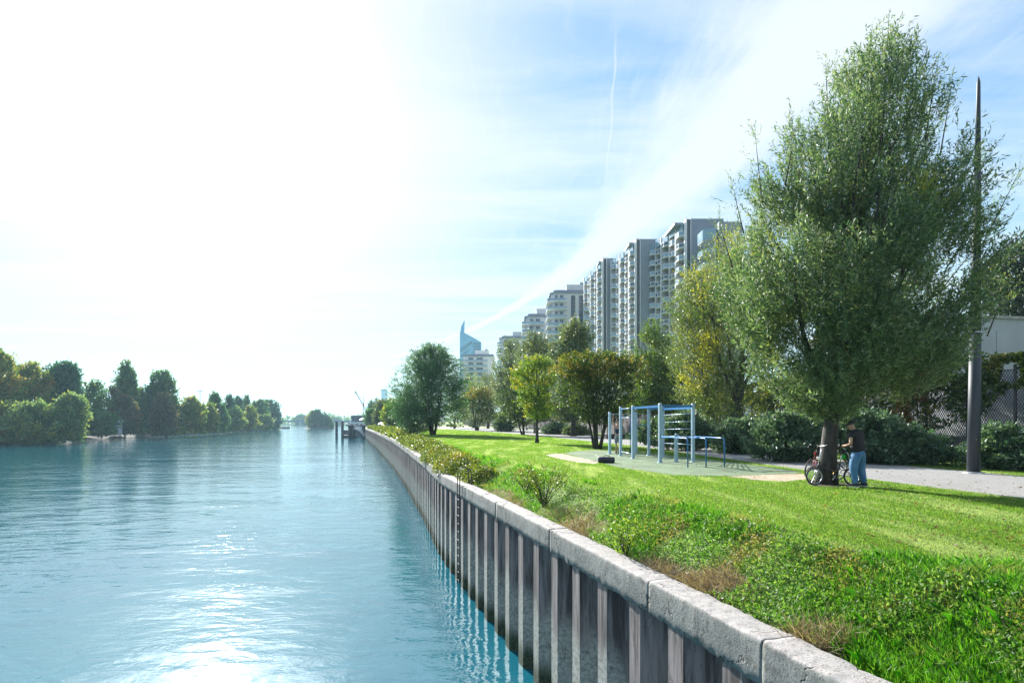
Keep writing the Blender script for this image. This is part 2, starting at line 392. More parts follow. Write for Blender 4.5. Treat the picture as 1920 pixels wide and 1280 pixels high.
M['long_blade'] = leafmat('long_grass_blade', [(.03, .13, .006), (.07, .22, .012), (.14, .31, .03)], (.25, .24, .10), .8, transl=.5, rough=.42, gl=.45, plo=.56, phi=.7)
M['weed'] = leafmat('weed_leaf', [(.04, .13, .015), (.09, .20, .03), (.18, .28, .07)], (.21, .17, .07), .9, .4, .5, .35, .55, .7)
M['straw'] = leafmat('dry_stem', [(.13, .09, .055), (.27, .20, .13), (.42, .35, .24)], None, transl=.2, gl=.3)
M['soil'] = pmat('soil', (.10, .075, .045), (.045, .04, .025), .95, scale=4, bump=.8, bscale=20)
M['bankrock'] = pmat('stony_bank', (.04, .04, .034), (.02, .022, .018), .95, scale=1.5, bump=.8, bscale=5)
M['far_land'] = pmat('far_land', (.05, .08, .035), (.03, .05, .03), .9, scale=.05)
def paver_mat():
    m, N, out = new_mat('paver_path'); p = N.n('ShaderNodeBsdfPrincipled'); N.l(p.outputs[0], out.inputs[0])
    pos = N.n('ShaderNodeNewGeometry').outputs['Position']
    br = N.n('ShaderNodeTexBrick'); N.l(N.mapping(pos, (1, 1, 1), (0, 0, R(8))), br.inputs['Vector'])
    br.inputs['Scale'].default_value = 4.2; br.inputs['Color1'].default_value = (.37, .36, .36, 1); br.inputs['Color2'].default_value = (.28, .275, .275, 1)
    br.inputs['Mortar'].default_value = (.15, .15, .12, 1); br.inputs['Mortar Size'].default_value = .02
    c = N.mix(N.rng(N.noise(pos, .8, 5, .7), .4, .7, 0, .35), br.outputs['Color'], (.22, .20, .18))
    N.l(c, p.inputs['Base Color']); p.inputs['Roughness'].default_value = .8
    b = N.n('ShaderNodeBump'); b.inputs['Strength'].default_value = .4; b.inputs['Distance'].default_value = .01
    N.l(br.outputs['Fac'], b.inputs['Height']); b.invert = True; N.l(b.outputs[0], p.inputs['Normal'])
    return m
M['paver'] = paver_mat()
M['rubber'] = pmat('green_rubber_surface', (.155, .225, .12), (.11, .16, .085), .85, scale=.7, bump=.3, bscale=60)
M['sand'] = pmat('pale_sand', (.46, .38, .28), (.34, .27, .18), .95, scale=3, bump=.6, bscale=25)
M['post_paint'] = pmat('pale_blue_post_paint', (.36, .50, .60), (.30, .43, .53), .4, scale=5, bump=.05)
M['bar_blue'] = pmat('blue_bar_paint', (.015, .17, .42), (.02, .14, .35), .35, scale=6)
M['bar_pale'] = pmat('worn_steel_bar', (.33, .46, .55), (.25, .38, .48), .35, metal=.3, scale=6)
M['concrete'] = pmat('concrete', (.38, .37, .36), (.28, .27, .26), .85, scale=2, bump=.3)
M['bench_dark'] = pmat('dark_bench_side', (.07, .065, .07), (.05, .045, .05), .8, scale=4)
M['galv'] = pmat('galvanised_steel', (.45, .46, .47), (.35, .36, .38), .4, metal=.6, scale=4)
M['mast'] = pmat('blue_grey_mast_paint', (.035, .045, .06), (.022, .03, .042), .55, scale=3, aniso=(1, 1, .2))
M['black'] = pmat('black_rubber', (.012, .012, .013), (.02, .02, .02), .6, scale=8)
M['black_metal'] = pmat('black_metal', (.018, .02, .022), (.03, .03, .033), .35, metal=.2, scale=8)
M['chrome'] = pmat('bright_metal', (.65, .66, .68), (.5, .5, .52), .22, metal=.9, scale=8)
M['red'] = pmat('red_paint', (.42, .03, .025), (.33, .02, .02), .35, scale=8)
M['amber'] = pmat('amber_reflector', (.75, .33, .01), (.6, .25, .01), .2, scale=8)
M['lime_plastic'] = pmat('green_plastic', (.05, .5, .04), (.04, .4, .03), .35, scale=8)
M['skin'] = pmat('skin', (.50, .30, .21), (.36, .19, .13), .5, scale=6)
M['hair'] = pmat('black_hair', (.012, .010, .010), (.02, .018, .016), .55, scale=30, bump=.4)
M['black_tee'] = pmat('black_cotton', (.008, .008, .012), (.012, .012, .017), .8, scale=10, bump=.2)
M['denim'] = pmat('blue_denim', (.085, .22, .38), (.045, .13, .26), .8, scale=7, bump=.3, bscale=20, aniso=(1, 1, .5))
M['navy'] = pmat('navy_cotton', (.012, .025, .08), (.015, .022, .06), .8, scale=10)
M['grey_short'] = pmat('grey_cotton', (.24, .28, .33), (.18, .21, .25), .8, scale=10)
M['shoe'] = pmat('dark_shoe', (.03, .035, .05), (.02, .02, .03), .6, scale=10)
M['sole'] = pmat('white_sole', (.65, .66, .68), (.5, .5, .5), .6, scale=10)
M['bag'] = pmat('dark_bag_fabric', (.015, .02, .035), (.03, .035, .05), .6, scale=8, bump=.3)
M['white_plastic'] = pmat('white_paint', (.72, .74, .76), (.62, .64, .66), .5, scale=3)
M['end_wall'] = pmat('grey_render', (.24, .275, .34), (.21, .24, .30), .8, scale=.25)
M['fin_white'] = pmat('white_precast', (.76, .76, .76), (.62, .62, .63), .7, scale=.6)
M['dark_strip'] = pmat('dark_window_strip', (.02, .035, .06), (.03, .05, .08), .2, scale=.4)
M['soffit'] = pmat('beige_soffit', (.42, .40, .38), (.36, .34, .32), .8, scale=.8)
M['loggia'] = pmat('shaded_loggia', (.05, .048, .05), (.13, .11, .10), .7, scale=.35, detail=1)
M['glass_panel'] = pmat('blue_glass_panel', (.15, .27, .37), (.24, .36, .46), .15, scale=.3, spec=.8)
M['glass_dark'] = pmat('dark_glass', (.03, .07, .11), (.05, .10, .15), .1, scale=.3, spec=.8)
M['pale_wall'] = pmat('pale_render', (.56, .57, .60), (.48, .49, .53), .8, scale=.2)
M['roof_grey'] = pmat('zinc_roof', (.20, .24, .30), (.16, .2, .26), .5, scale=.3)
M['tower_glass'] = pmat('blue_tower_glass', (.07, .33, .62), (.12, .40, .68), .12, scale=.04, spec=.8)
M['tower_band'] = pmat('deep_blue_band', (.02, .12, .25), (.03, .15, .3), .15, scale=.1)
M['bld_grey'] = pmat('light_grey_concrete_panel', (.40, .42, .45), (.34, .36, .39), .8, scale=.5)
M['wall_plum'] = pmat('shaded_boundary_wall', (.10, .09, .10), (.055, .05, .06), .85, scale=.8, bump=.4)  # dark tone paints in the shade along the vine-grown fence line
M['fence_metal'] = pmat('grey_fence_steel', (.085, .09, .1), (.06, .065, .07), .5, metal=.3, scale=5)
M['fence_post'] = pmat('dark_fence_post', (.025, .025, .028), (.04, .04, .04), .5, scale=5)
M['pile_black'] = pmat('tarred_steel_pile', (.02, .035, .055), (.035, .05, .07), .6, scale=2)
M['deck'] = pmat('jetty_deck', (.05, .06, .08), (.08, .09, .1), .7, scale=1)
M['bridge'] = pmat('bridge_blue_paint', (.03, .10, .16), (.04, .12, .18), .6, scale=.1)
M['flower'] = pmat('red_petal', (.55, .05, .07), (.45, .04, .06), .5, scale=8)
M['car_dark'] = pmat('dark_car_paint', (.03, .04, .06), (.05, .06, .08), .3, scale=2)
#@@SETTING
# ------------------------------------------------------------------ the quay line
_q = np.array([(-14, 8.5), (0, 4.43), (5, 3.0), (8.7, 1.94), (13.8, .40), (20.8, -1.78), (26, -3.35), (35, -5.45), (48, -8.7), (73, -15.2), (93, -20.8),
               (132, -31.8), (175, -44.3), (213, -55.3), (300, -80), (600, -165), (900, -240)])
_yy = np.arange(-14, 900, .25); _xx = np.interp(_yy, _q[:, 0], _q[:, 1])
_k = np.ones(17)/17; _pad = np.concatenate([np.linspace(_xx[0]+8*.0725, _xx[0], 8, endpoint=False), _xx, _xx[-1]-.07*np.arange(1, 9)])
_xx = np.convolve(_pad, _k, 'valid')
_ss = np.concatenate([[0], np.cumsum(np.hypot(np.diff(_yy), np.diff(_xx)))])
S0 = float(np.interp(0, _yy, _ss))
def wx(Y): return np.interp(Y, _yy, _xx)
def W(s, off, z):
    """point at arc length s (0 = beside the eye), off metres landward"""
    s = s+S0
    x = np.interp(s, _ss, _xx); y = np.interp(s, _ss, _yy)
    x2 = np.interp(s+.5, _ss, _xx); y2 = np.interp(s+.5, _ss, _yy)
    dx, dy = x2-x, y2-y; L = math.hypot(dx, dy)
    return Vector((x+dy/L*off, y-dx/L*off, z))
def SY(Y): return float(np.interp(Y, _yy, _ss))-S0
def lawn_z(X, Y):
    d = (X-wx(Y))*.96
    t = np.clip((d-.5)/1.75, 0, 1); t = t*t*(3-2*t)
    return 3.72+(LAWN-3.72)*t
_f = np.array([(-20, 33), (10, 24.6), (20, 22.3), (28, 20.4), (45, 18.2), (65, 15.6), (110, 9.5), (150, 1.0), (210, -13), (400, -55), (900, -180)])
def fx(Y): return np.interp(Y, _f[:, 0], _f[:, 1])

def build_setting():
    # water
    o = mesh_np('river', [(-2500, -60, 0), (60, -60, 0), (60, 6000, 0), (-2500, 6000, 0)], [(0, 1, 2, 3)], M['water']); setp(o, kind='structure')
    # ground of the near bank, one sheet from the quay to the far side
    ys = np.concatenate([np.arange(-13, 30, .5), np.arange(30, 100, 2), np.arange(100, 300, 8), np.arange(300, 900, 40), [1200, 2000, 6000]])
    ds = np.array([.44, .6, .8, 1.0, 1.2, 1.4, 1.6, 1.8, 2.0, 2.2, 2.5, 3.5, 6, 10])
    V = []
    for Y in ys:
        x0 = float(wx(min(Y, 899)))-(0 if Y < 900 else (Y-899)*.27)
        for d in ds: V.append((x0+d/.96, Y, lawn_z(float(wx(min(Y, 899)))+d/.96, min(Y, 899))))
        f = float(fx(min(Y, 899))) - (0 if Y < 900 else (Y-899)*.27)
        V.append((max(f+.2, x0+12), Y, LAWN)); V.append((max(f+.25, x0+12.1), Y, 5.45)); V.append((f+60, Y, 5.5)); V.append((5000, Y, 5.5))
    k = len(ds)+4; n = len(ys)
    F = [(i*k+j, i*k+j+1, (i+1)*k+j+1, (i+1)*k+j) for i in range(n-1) for j in range(k-1)]
    setp(mesh_np('ground', V, F, M['ground'], smooth=True), kind='structure')
    # the paved path
    lo = [(14.5, 3), (12.6, 7.5), (11.26, 12.5), (10.5, 16.5), (10.0, 23.3), (8.7, 38.6), (6.5, 49), (3.0, 68), (-3.4, 90.7), (-14, 125), (-31, 180)]
    hi = [(17.6, 3), (16.8, 10), (15.9, 17.6), (14.85, 23.1), (13.6, 31.5), (12.8, 40), (11.6, 51.8), (9.5, 75), (5.2, 116), (-5.7, 151), (-26, 205)]
    def res(p, n=60):
        p = np.array(p); d = np.concatenate([[0], np.cumsum(np.hypot(*np.diff(p, axis=0).T))]); t = np.linspace(0, 1, n)**1.6*d[-1]
        return np.stack([np.interp(t, d, p[:, 0]), np.interp(t, d, p[:, 1])], 1)
    a, b = res(lo), res(hi); V = []
    for p, q in zip(a, b): V += [(p[0], p[1], LAWN+.006), (q[0], q[1], LAWN+.006)]
    setp(mesh_np('path', V, [(2*i, 2*i+1, 2*i+3, 2*i+2) for i in range(len(a)-1)], M['paver']), kind='structure')
    global PATH_POLY; PATH_POLY = [tuple(p) for p in a]+[tuple(q) for q in b[::-1]]
    # concrete edging of the path, towards the lawn
    mb = MB()
    for i in range(len(a)-1):
        mb.bar((a[i][0], a[i][1], LAWN), (a[i+1][0], a[i+1][1], LAWN), .06, .05)
    setp(mb.build('path_edging', M['concrete']), kind='structure')
build_setting()

PAD = [GP(*p) for p in [(1057, 849), (1085, 845.5), (1115, 843.7), (1160, 846), (1250, 853), (1350, 864), (1430, 874), (1505, 885), (1488, 888), (1425, 890.5), (1357, 893), (1262, 891), (1164, 877), (1124, 867.5)]]
SAND1 = [GP(*p) for p in [(1022, 853.5), (1035, 850.5), (1055, 850.5), (1090, 858), (1124, 867), (1118, 870), (1085, 867.5), (1050, 861)]]
SAND2 = [GP(*p) for p in [(1357, 893.2), (1425, 890.7), (1488, 888.2), (1508, 888), (1512, 899), (1470, 903), (1425, 901), (1395, 897)]]
def sheet(name, poly, z, mat):
    # slightly wavy outline
    pts = []
    for i in range(len(poly)):
        a, b = Vector(poly[i]), Vector(poly[(i+1) % len(poly)]); n = max(2, int((b-a).length/.25))
        for k in range(n):
            p = a.lerp(b, k/n); q = vnoise([(p.x*3, p.y*3, 0)], 5)[0]-.5; r = vnoise([(p.x*3, p.y*3, 9)], 6)[0]-.5
            pts.append((p.x+q*.16, p.y+r*.16, z))
    me = bpy.data.meshes.new(name); me.from_pydata(pts, [], [tuple(range(len(pts)))]); me.materials.append(mat)
    o = bpy.data.objects.new(name, me); C.objects.link(o); setp(o, kind='structure'); return o
sheet('rubber_surface', PAD, LAWN+.014, M['rubber'])
sheet('sand_patch', SAND1, LAWN+.010, M['sand'])
sheet('sand_patch', SAND2, LAWN+.010, M['sand'])

WORN = []
for (wx_, wy_, wr_) in ((8.56, 15.5, .62), (*GP(1120, 842), .55), (*GP(1007, 830.5), .4), (9.0, 14.75, .28), (8.05, 15.05, .2)):
    pl_ = [(wx_+wr_*math.cos(a)*(1+.25*math.sin(3*a+wx_)), wy_+wr_*math.sin(a)*(1+.2*math.sin(2*a))) for a in [i*math.pi/8 for i in range(16)]]
    WORN.append(pl_)
    if wr_ > .35: sheet('bare_soil', pl_, LAWN+.005, M['soil'])
def build_quay():
    root = thing('quay_wall', 'long steel sheet pile river wall topped with a cracked concrete coping', 'quay wall', tuple(W(6, 0, 0)))
    inv = Vector(root.location)
    def loc(v): return v-inv
    # coping blocks
    joints = [-9, -4.2, 1.7, 6.35, 8.75, 12.9, 17.3, 22.4, 27.5, 34.5, 41, 48]
    while joints[-1] < 215: joints.append(joints[-1]+6+random.random()*2)
    sec = [(0, 3.37), (-.005, 3.5), (0, 3.65), (.0, 3.79), (.012, 3.838), (.045, 3.85), (.16, 3.853), (.3, 3.852), (.42, 3.85), (.45, 3.835), (.46, 3.7), (.46, 3.4), (.40, 3.36), (.2, 3.36), (.04, 3.36)]
    for j in range(len(joints)-1):
        a, b = joints[j]+.003, joints[j+1]-.003
        step = .05 if b < 14 else (.12 if b < 35 else .6)
        n = max(2, int((b-a)/step)); dz = random.uniform(-.003, .003); do = random.uniform(-.002, .002)
        if 27 < a < 80: dz += random.uniform(-.04, .03)
        V = []; m = len(sec)
        for i in range(n+1):
            s = a+(b-a)*i/n
            for (o_, z) in sec: V.append(W(s, o_+do, z+dz))
        V = np.array([tuple(v) for v in V]); amp = np.tile(np.array([1.6, 1, .8, .7, 1.2, .8, .4, .4, .8, 1.2, 1, 1, .5, .5, 1.8]), n+1)
        nz = (vnoise(V*7, 1)-.5)*.030+(vnoise(V*23, 2)-.5)*.018
        V[:, 2] += nz*amp*(1+1.5*(vnoise(V*2, 8) > .72)*(amp > 1.5)); V[:, 0] += (vnoise(V*11, 3)-.5)*.014*amp
        V -= np.array(tuple(inv))
        F = [(i*m+k, i*m+(k+1) % m, (i+1)*m+(k+1) % m, (i+1)*m+k) for i in range(n) for k in range(m)]
        me = bpy.data.meshes.new('coping_block'); me.from_pydata(V.tolist(), [], F+[tuple(reversed(range(m))), tuple(n*m+k for k in range(m))])
        me.polygons.foreach_set('use_smooth', [True]*len(F)+[False]*2)
        me.update(); me.materials.append(M['coping']); o = bpy.data.objects.new('coping_block', me); C.objects.link(o); o.parent = root
    # sheet piles, 1.17 m pitch
    P = 1.17; prof = [(.0, .05), (.36, .05), (.60, .47), (.735, .47), (.745, .455), (.775, .455), (.785, .47), (.93, .47), (P, .05)]
    far = MB(); th = .02
    for k in range(220):
        s0 = -3.8+k*P; mb = MB() if k < 100 else far
        zs = [-1.2, 3.40]; V = []
        jo = random.uniform(-.012, .012)
        for z in zs:
            for (u, o_) in prof: V.append(loc(W(s0+u, o_+jo, z)))
        m = len(prof)
        mb.add(V, [(i, m+i, m+i+1, i+1) for i in range(m-1)])
        if k < 100:
            o = mb.build('sheet_pile', M['steel'], root)
            so = o.modifiers.new('thick', 'SOLIDIFY'); so.thickness = .014; so.offset = 0
    o = far.build('sheet_piling', M['steel'], root); setp(o, kind='stuff')
    # back-fill edge so that no gap shows behind the coping
    mb = MB()
    for i in range(0, 110):
        a, b = -9+i*2, -9+(i+1)*2
        A = [W(a, .40, 3.30), W(b, .40, 3.30), W(b, .62, 3.30), W(a, .62, 3.30)]; 
        V = [loc(v) for v in A]+[loc(v+Vector((0, 0, .38))) for v in A]
        mb.add(V, [(3, 2, 1, 0), (4, 5, 6, 7), (0, 1, 5, 4), (1, 2, 6, 5), (2, 3, 7, 6), (3, 0, 4, 7)])
    mb.build('backfill_strip', M['soil'], root)
    # ladder
    sL = SY(21.2); lad = thing('quay_ladder', 'steel ladder with a hooped handrail fixed down the sheet pile wall', 'ladder', tuple(W(sL, 0, 0)))
    li = Vector(lad.location)
    for ds in (-.22, .22):
        pts = [W(sL+ds, -.10, .1), W(sL+ds, -.10, 3.5), W(sL+ds, -.09, 4.2), W(sL+ds, -.02, 4.42), W(sL+ds, .14, 4.5), W(sL+ds, .3, 4.42), W(sL+ds, .34, 4.2), W(sL+ds, .34, 3.84)]
        MB().tube([p-li for p in pts], .018, 8).build('rail', M['fence_post'], lad)
    for i in range(11):
        z = .3+i*.3; MB().tube([W(sL-.22, -.10, z)-li, W(sL+.22, -.10, z)-li], .009, 6).build('rung', M['fence_post'], lad)
build_quay()

# ------------------------------------------------------------------ trees and shrubs
def crown_pts(prof, n, depth=1.0, shell=.5, seed=0, rough=.28, nf=.55, gap=.36, gf=.5):
    """prof: [(z, x0, x1)] outline; returns points and outward directions"""
    r = np.random.default_rng(seed); prof = sorted(prof); z = np.array([p[0] for p in prof]); a = np.array([p[1] for p in prof]); b = np.array([p[2] for p in prof])
    out = []; dirs = []; got = 0
    zz = np.linspace(z[0], z[-1], 200); w = (np.interp(zz, z, b)-np.interp(zz, z, a))**1.5+.02; cdf = np.cumsum(w); cdf /= cdf[-1]
    H = z[-1]-z[0]
    while got < n:
        m = int(n*1.5)+50
        hz = np.interp(r.random(m), cdf, zz)
        x0, x1 = np.interp(hz, z, a), np.interp(hz, z, b); cx = (x0+x1)/2; rx = (x1-x0)/2; ry = rx*depth
        th = r.random(m)*2*np.pi; rho = r.random(m)**shell
        q = np.stack([np.cos(th)*1.3+seed*3.1, np.sin(th)*1.3, hz/max(H, .1)*5], 1)
        k = 1+rough*(vnoise(q*1.7, seed)-.5)*2+rough*.6*(vnoise(q*5, seed+3)-.5)*2
        p = np.stack([cx+np.cos(th)*rx*rho*k, np.sin(th)*ry*rho*k, hz], 1)
        g = vnoise(p*gf+seed*11.3, seed+7)*.6+vnoise(p*gf*2.3, seed+9)*.4
        keep = g > gap-.12+(.18*rho)
        p = p[keep]; c = np.stack([cx[keep], 0*cx[keep], hz[keep]*.75+.25*z[0]], 1)
        out.append(p); dirs.append(unit(p-c)); got += len(p)
    return np.concatenate(out)[:n], np.concatenate(dirs)[:n]

def foliage(name, parent, prof, mat, n, per, slen, L, Wd, up=.6, outw=1.0, jit=.45, depth=1.0, shell=.5, seed=0, rough=.28, gap=.36, gf=.5, flat=.0, droop=0, twigs=None, spread=0., topthin=0, keep=None):
    r = np.random.default_rng(seed+100)
    P, D = crown_pts(prof, n, depth, shell, seed, rough, gap=gap, gf=gf)
    kk = r.random(len(P)) > topthin*np.clip((P[:, 2]-prof[0][0])/(max(p[0] for p in prof)-prof[0][0]), 0, 1)**1.6
    if keep is not None: kk &= keep(P, r.random(len(P)))
    P, D = P[kk], D[kk]; n = len(P)
    D = unit(D*outw+np.array([0, 0, up])+r.normal(0, jit, P.shape)*np.array([1, 1, .8]))
    t = np.tile(np.linspace(.08, 1, per), n)+r.random(n*per)*.08
    PP = np.repeat(P, per, 0); DD = np.repeat(D, per, 0); sl = np.repeat(slen*(.6+.8*r.random(n)), per)
    pos = PP-DD*(sl*.5)[:, None]+DD*(sl*t)[:, None]
    pos[:, 2] -= droop*(sl*t*t)
    if spread: pos += r.normal(0, spread, pos.shape)
    ld = unit(DD*.7+r.normal(0, .6, pos.shape)); ld[:, 2] -= droop*.8; 
    nn = unit(r.normal(0, 1, pos.shape)*(1-flat)+np.array([0, 0, 1.0])*(flat+.25))
    s = .65+.7*r.random(len(pos))
    V, F = leaf_quads(pos, ld, nn, L*s, Wd*s)
    o = mesh_np(name, V, F, mat, parent)
    if twigs:
        a = P-D*slen*.5; b = P+D*slen*.5; b[:, 2] -= droop*slen; S = unit(np.cross(D, r.normal(0, 1, D.shape)))*.5
        V = np.stack([a-S*twigs, a+S*twigs, b+S*twigs*.3, b-S*twigs*.3], 1).reshape(-1, 3)
        mesh_np('twigs', V, np.arange(4*n).reshape(n, 4), M['bark'], parent)
    return o

def limbs(parent, prof, H0, r0, n, seed=0, stems=1, lean=(0, 0), mat=None, top=None, spreadr=.0, sides=8, rough=.02, depth=1.0, frac=.62):
    """trunk(s) with limbs reaching into the crown; H0 = height at which the limbs start"""
    rr = random.Random(seed); mb = MB(); prof = sorted(prof); z0, z1 = prof[0][0], prof[-1][0]; top = top or z1*.93
    def at_z(z):
        for i in range(len(prof)-1):
            if prof[i][0] <= z <= prof[i+1][0]:
                t = (z-prof[i][0])/max(1e-6, prof[i+1][0]-prof[i][0]); return prof[i][1]+(prof[i+1][1]-prof[i][1])*t, prof[i][2]+(prof[i+1][2]-prof[i][2])*t
        return prof[-1][1:] if z > z1 else prof[0][1:]
    spines = []
    for s in range(stems):
        ang = 2*math.pi*s/stems+rr.random(); tx = sum(at_z(top))/2+ (math.cos(ang)*spreadr if stems > 1 else 0); ty = math.sin(ang)*spreadr*depth if stems > 1 else 0
        pts = []; rad = []; N_ = 14; rs = r0/(stems**.5)
        for i in range(N_+1):
            t = i/N_; z = top*t; e = t**1.25 if stems == 1 else t**.8
            bx = math.cos(ang)*r0*.7*(stems > 1); by = math.sin(ang)*r0*.7*(stems > 1)
            w = .035*top*.25*math.sin(t*7+seed+s)*t
            pts.append(Vector((bx+(tx-bx)*e+w, by+(ty-by)*e+w*.6, z-.08*(i == 0)))); flare = 1+.45*math.exp(-z/(r0*1.6+.01))
            rad.append(max(.012, rs*flare*(1-t)**1.25*.97+.01))
        mb.tube(pts, rad, 10 if stems == 1 else 7); spines.append((pts, rad))
    for k in range(n):
        pts, rad = spines[k % stems]; zt = H0+(top*.9-H0)*(k/max(1, n))**.85; i = min(len(pts)-2, int(zt/top*14)); f = zt/top*14-i
        p0 = pts[i].lerp(pts[i+1], f); ra = rad[i]*.55
        a = rr.random()*6.283 if stems == 1 else math.atan2(p0.y+.001, p0.x+.001)+rr.uniform(-1, 1)
        ztip = min(z1*.97, zt+(z1-zt)*rr.uniform(.25, .6)+.3); x0, x1 = at_z(ztip); cx = (x0+x1)/2; rx = (x1-x0)/2*frac*rr.uniform(.7, 1.15)
        p2 = Vector((cx+math.cos(a)*rx, math.sin(a)*rx*depth, ztip)); mid = p0.lerp(p2, .5)+Vector((math.cos(a)*rx*.15, math.sin(a)*rx*.15*depth, -.06*(ztip-zt)))
        q = [p0, p0.lerp(mid, .5)+Vector((rr.uniform(-.04, .04), rr.uniform(-.04, .04), 0))*rx, mid, mid.lerp(p2, .55)+Vector((rr.uniform(-.05, .05), rr.uniform(-.05, .05), .03))*rx, p2]
        mb.tube(q, [ra, ra*.8, ra*.58, ra*.36, ra*.12+.004], 6, cap=False)
    return mb.build('trunk', mat or M['bark'], parent)

def outline(rows, Y, zbase, xbase):
    """photo outline rows (y, x_left, x_right) at depth Y -> local profile"""
    return [(PZ(y, Y)-zbase, PX(a, Y)-xbase, PX(b, Y)-xbase) for (y, a, b) in rows]

def tree(label, rows, bx, by, mat, n, per, slen, L, Wd, Y=None, cat='tree', name='tree', zb=LAWN, tr=.12, nl=10, H0=None, stems=1, spreadr=0, seed=1, group=None, bark=None, extra=None, depth=1.0, **k):
    if Y is None:
        X, Y = GP(bx, by)
    else: X = PX(bx, Y)
    root = thing(name, label, cat, (X, Y, zb), 0, group)
    prof = outline(rows, Y, zb, X)
    H0 = H0 if H0 is not None else max(.4, min(p[0] for p in prof)+.1)
    limbs(root, prof, H0, tr, nl, seed, stems, spreadr=spreadr, mat=bark, depth=depth)
    foliage('crown', root, prof, mat, n, per, slen, L, Wd, seed=seed, depth=depth, **k)
    if extra: extra(root, X, Y)
    return root

# the big willow beside the path
def big_willow():
    X, Y = 8.56, 15.5
    root = thing('willow_tree', 'tall broad willow with thick trunk that two bicycles lean against', 'tree', (X, Y, LAWN))
    rows = [(782, 1535, 1600), (762, 1480, 1660), (735, 1432, 1715), (700, 1405, 1755), (655, 1388, 1785), (600, 1375, 1820), (540, 1372, 1835), (470, 1385, 1832), (410, 1398, 1818), (340, 1420, 1798), (270, 1458, 1782), (200, 1506, 1768), (150, 1548, 1748), (100, 1604, 1722), (62, 1646, 1688)]
    prof = outline(rows, Y, LAWN, X)
    limbs(root, prof, 2.0, .215, 44, 3, 1, sides=10, depth=.78, frac=.62)
    o = foliage('crown', root, prof, M['willow'], 15500, 16, .66, .125, .030, up=.8, outw=.85, jit=.38, depth=.78, shell=.47, seed=4, rough=.15, gap=.45, gf=.85, twigs=.006, topthin=.78, keep=lambda P, q: ~((P[:, 0] > PX(1785, 15.5)-8.56) & (P[:, 1] < .9) & (q < .985)))
    r = np.random.default_rng(5)
    # long upright shoots breaking the outline: part of the crown, joined to it below
    shoots = [(1440, 330, 1432, 235), (1462, 330, 1475, 255), (1545, 260, 1540, 130), (1590, 240, 1600, 78), (1622, 230, 1628, 60), (1655, 160, 1668, 48), (1575, 260, 1570, 105), (1700, 180, 1712, 90), (1500, 320, 1502, 200),
              (1760, 260, 1775, 165), (1800, 360, 1826, 270), (1830, 420, 1868, 340), (1838, 450, 1905, 350), (1830, 500, 1912, 400), (1835, 560, 1918, 455), (1820, 620, 1880, 560), (1400, 400, 1385, 330), (1850, 600, 1880, 520), (1840, 480, 1890, 440), (1845, 520, 1900, 520),
              (1600, 300, 1585, 140), (1730, 230, 1745, 130), (1640, 200, 1650, 90), (1370, 480, 1352, 420)]
    Ps = []; Ds = []; tw = MB()
    for (xa, ya, xb, yb) in shoots:
        dy = r.uniform(-.8, .8)
        a = Vector((PX(xa, Y)-X, dy, PZ(ya, Y)-LAWN)); b = Vector((PX(xb, Y)-X, dy*1.1, PZ(yb, Y)-LAWN)); mid = a.lerp(b, .5)+Vector((.06*(b.x-a.x), 0, .06))
        tw.tube([a-(b-a)*.4, a, mid, b], [.022, .016, .009, .003], 5, cap=False)
        for k in range(16):
            t = r.random()**.8; p = a.lerp(b, t)+Vector(r.normal(0, .14*(1.1-t)+.02, 3)); d = unit(np.array(b-a)+r.normal(0, .5, 3))
            Ps.append(tuple(p)); Ds.append(tuple(d))
    tw.build('shoots', M['bark'], root)
    P = np.repeat(np.array(Ps), 12, 0); D = np.repeat(np.array(Ds), 12, 0); n = len(P); t = np.tile(np.linspace(0, 1, 12), len(Ps))
    P = P+D*(t*.5)[:, None]; V, F = leaf_quads(P, unit(D+r.normal(0, .55, P.shape)), unit(r.normal(0, 1, P.shape)), .10*(.6+.7*r.random(n)), .021*(.6+.7*r.random(n)))
    mesh_np('shoot_leaves', V, F, M['willow'], root)
big_willow()

# row behind the path, nearest first
tree('yellowing willow behind the path between playground and tallest willow', [(800, 1330, 1440), (760, 1290, 1450), (700, 1268, 1470), (640, 1262, 1480), (570, 1272, 1490), (510, 1290, 1490), (470, 1318, 1480), (440, 1345, 1460), (425, 1372, 1440)],
     1385, 0, M['willow_yellow'], 3400, 16, .95, .15, .045, Y=38, name='willow_tree', tr=.3, nl=24, H0=2.4, seed=11, up=.7, jit=.35, depth=.8, rough=.25, gap=.36, gf=.35, shell=.42, twigs=.012)
tree('grey green willow whose low branches brush the climbing frame posts', [(795, 1275, 1350), (760, 1262, 1370), (710, 1252, 1375), (660, 1250, 1380), (600, 1256, 1372), (550, 1270, 1360), (505, 1292, 1345)],
     1330, 0, M['willow_grey'], 2000, 16, .9, .15, .045, Y=40, name='willow_tree', tr=.22, nl=18, H0=1.8, seed=12, up=.8, depth=.8, rough=.25, shell=.42)
tree('bright green tree with leaning crown between dark maple and willow', [(775, 1180, 1270), (745, 1165, 1280), (710, 1165, 1285), (680, 1172, 1280), (650, 1185, 1262), (625, 1200, 1245), (605, 1212, 1232)],
     1215, 0, M['green'], 2400, 14, .9, .17, .075, Y=52, name='tree', tr=.2, nl=16, H0=2.0, seed=13, up=.5, depth=.8, rough=.3)
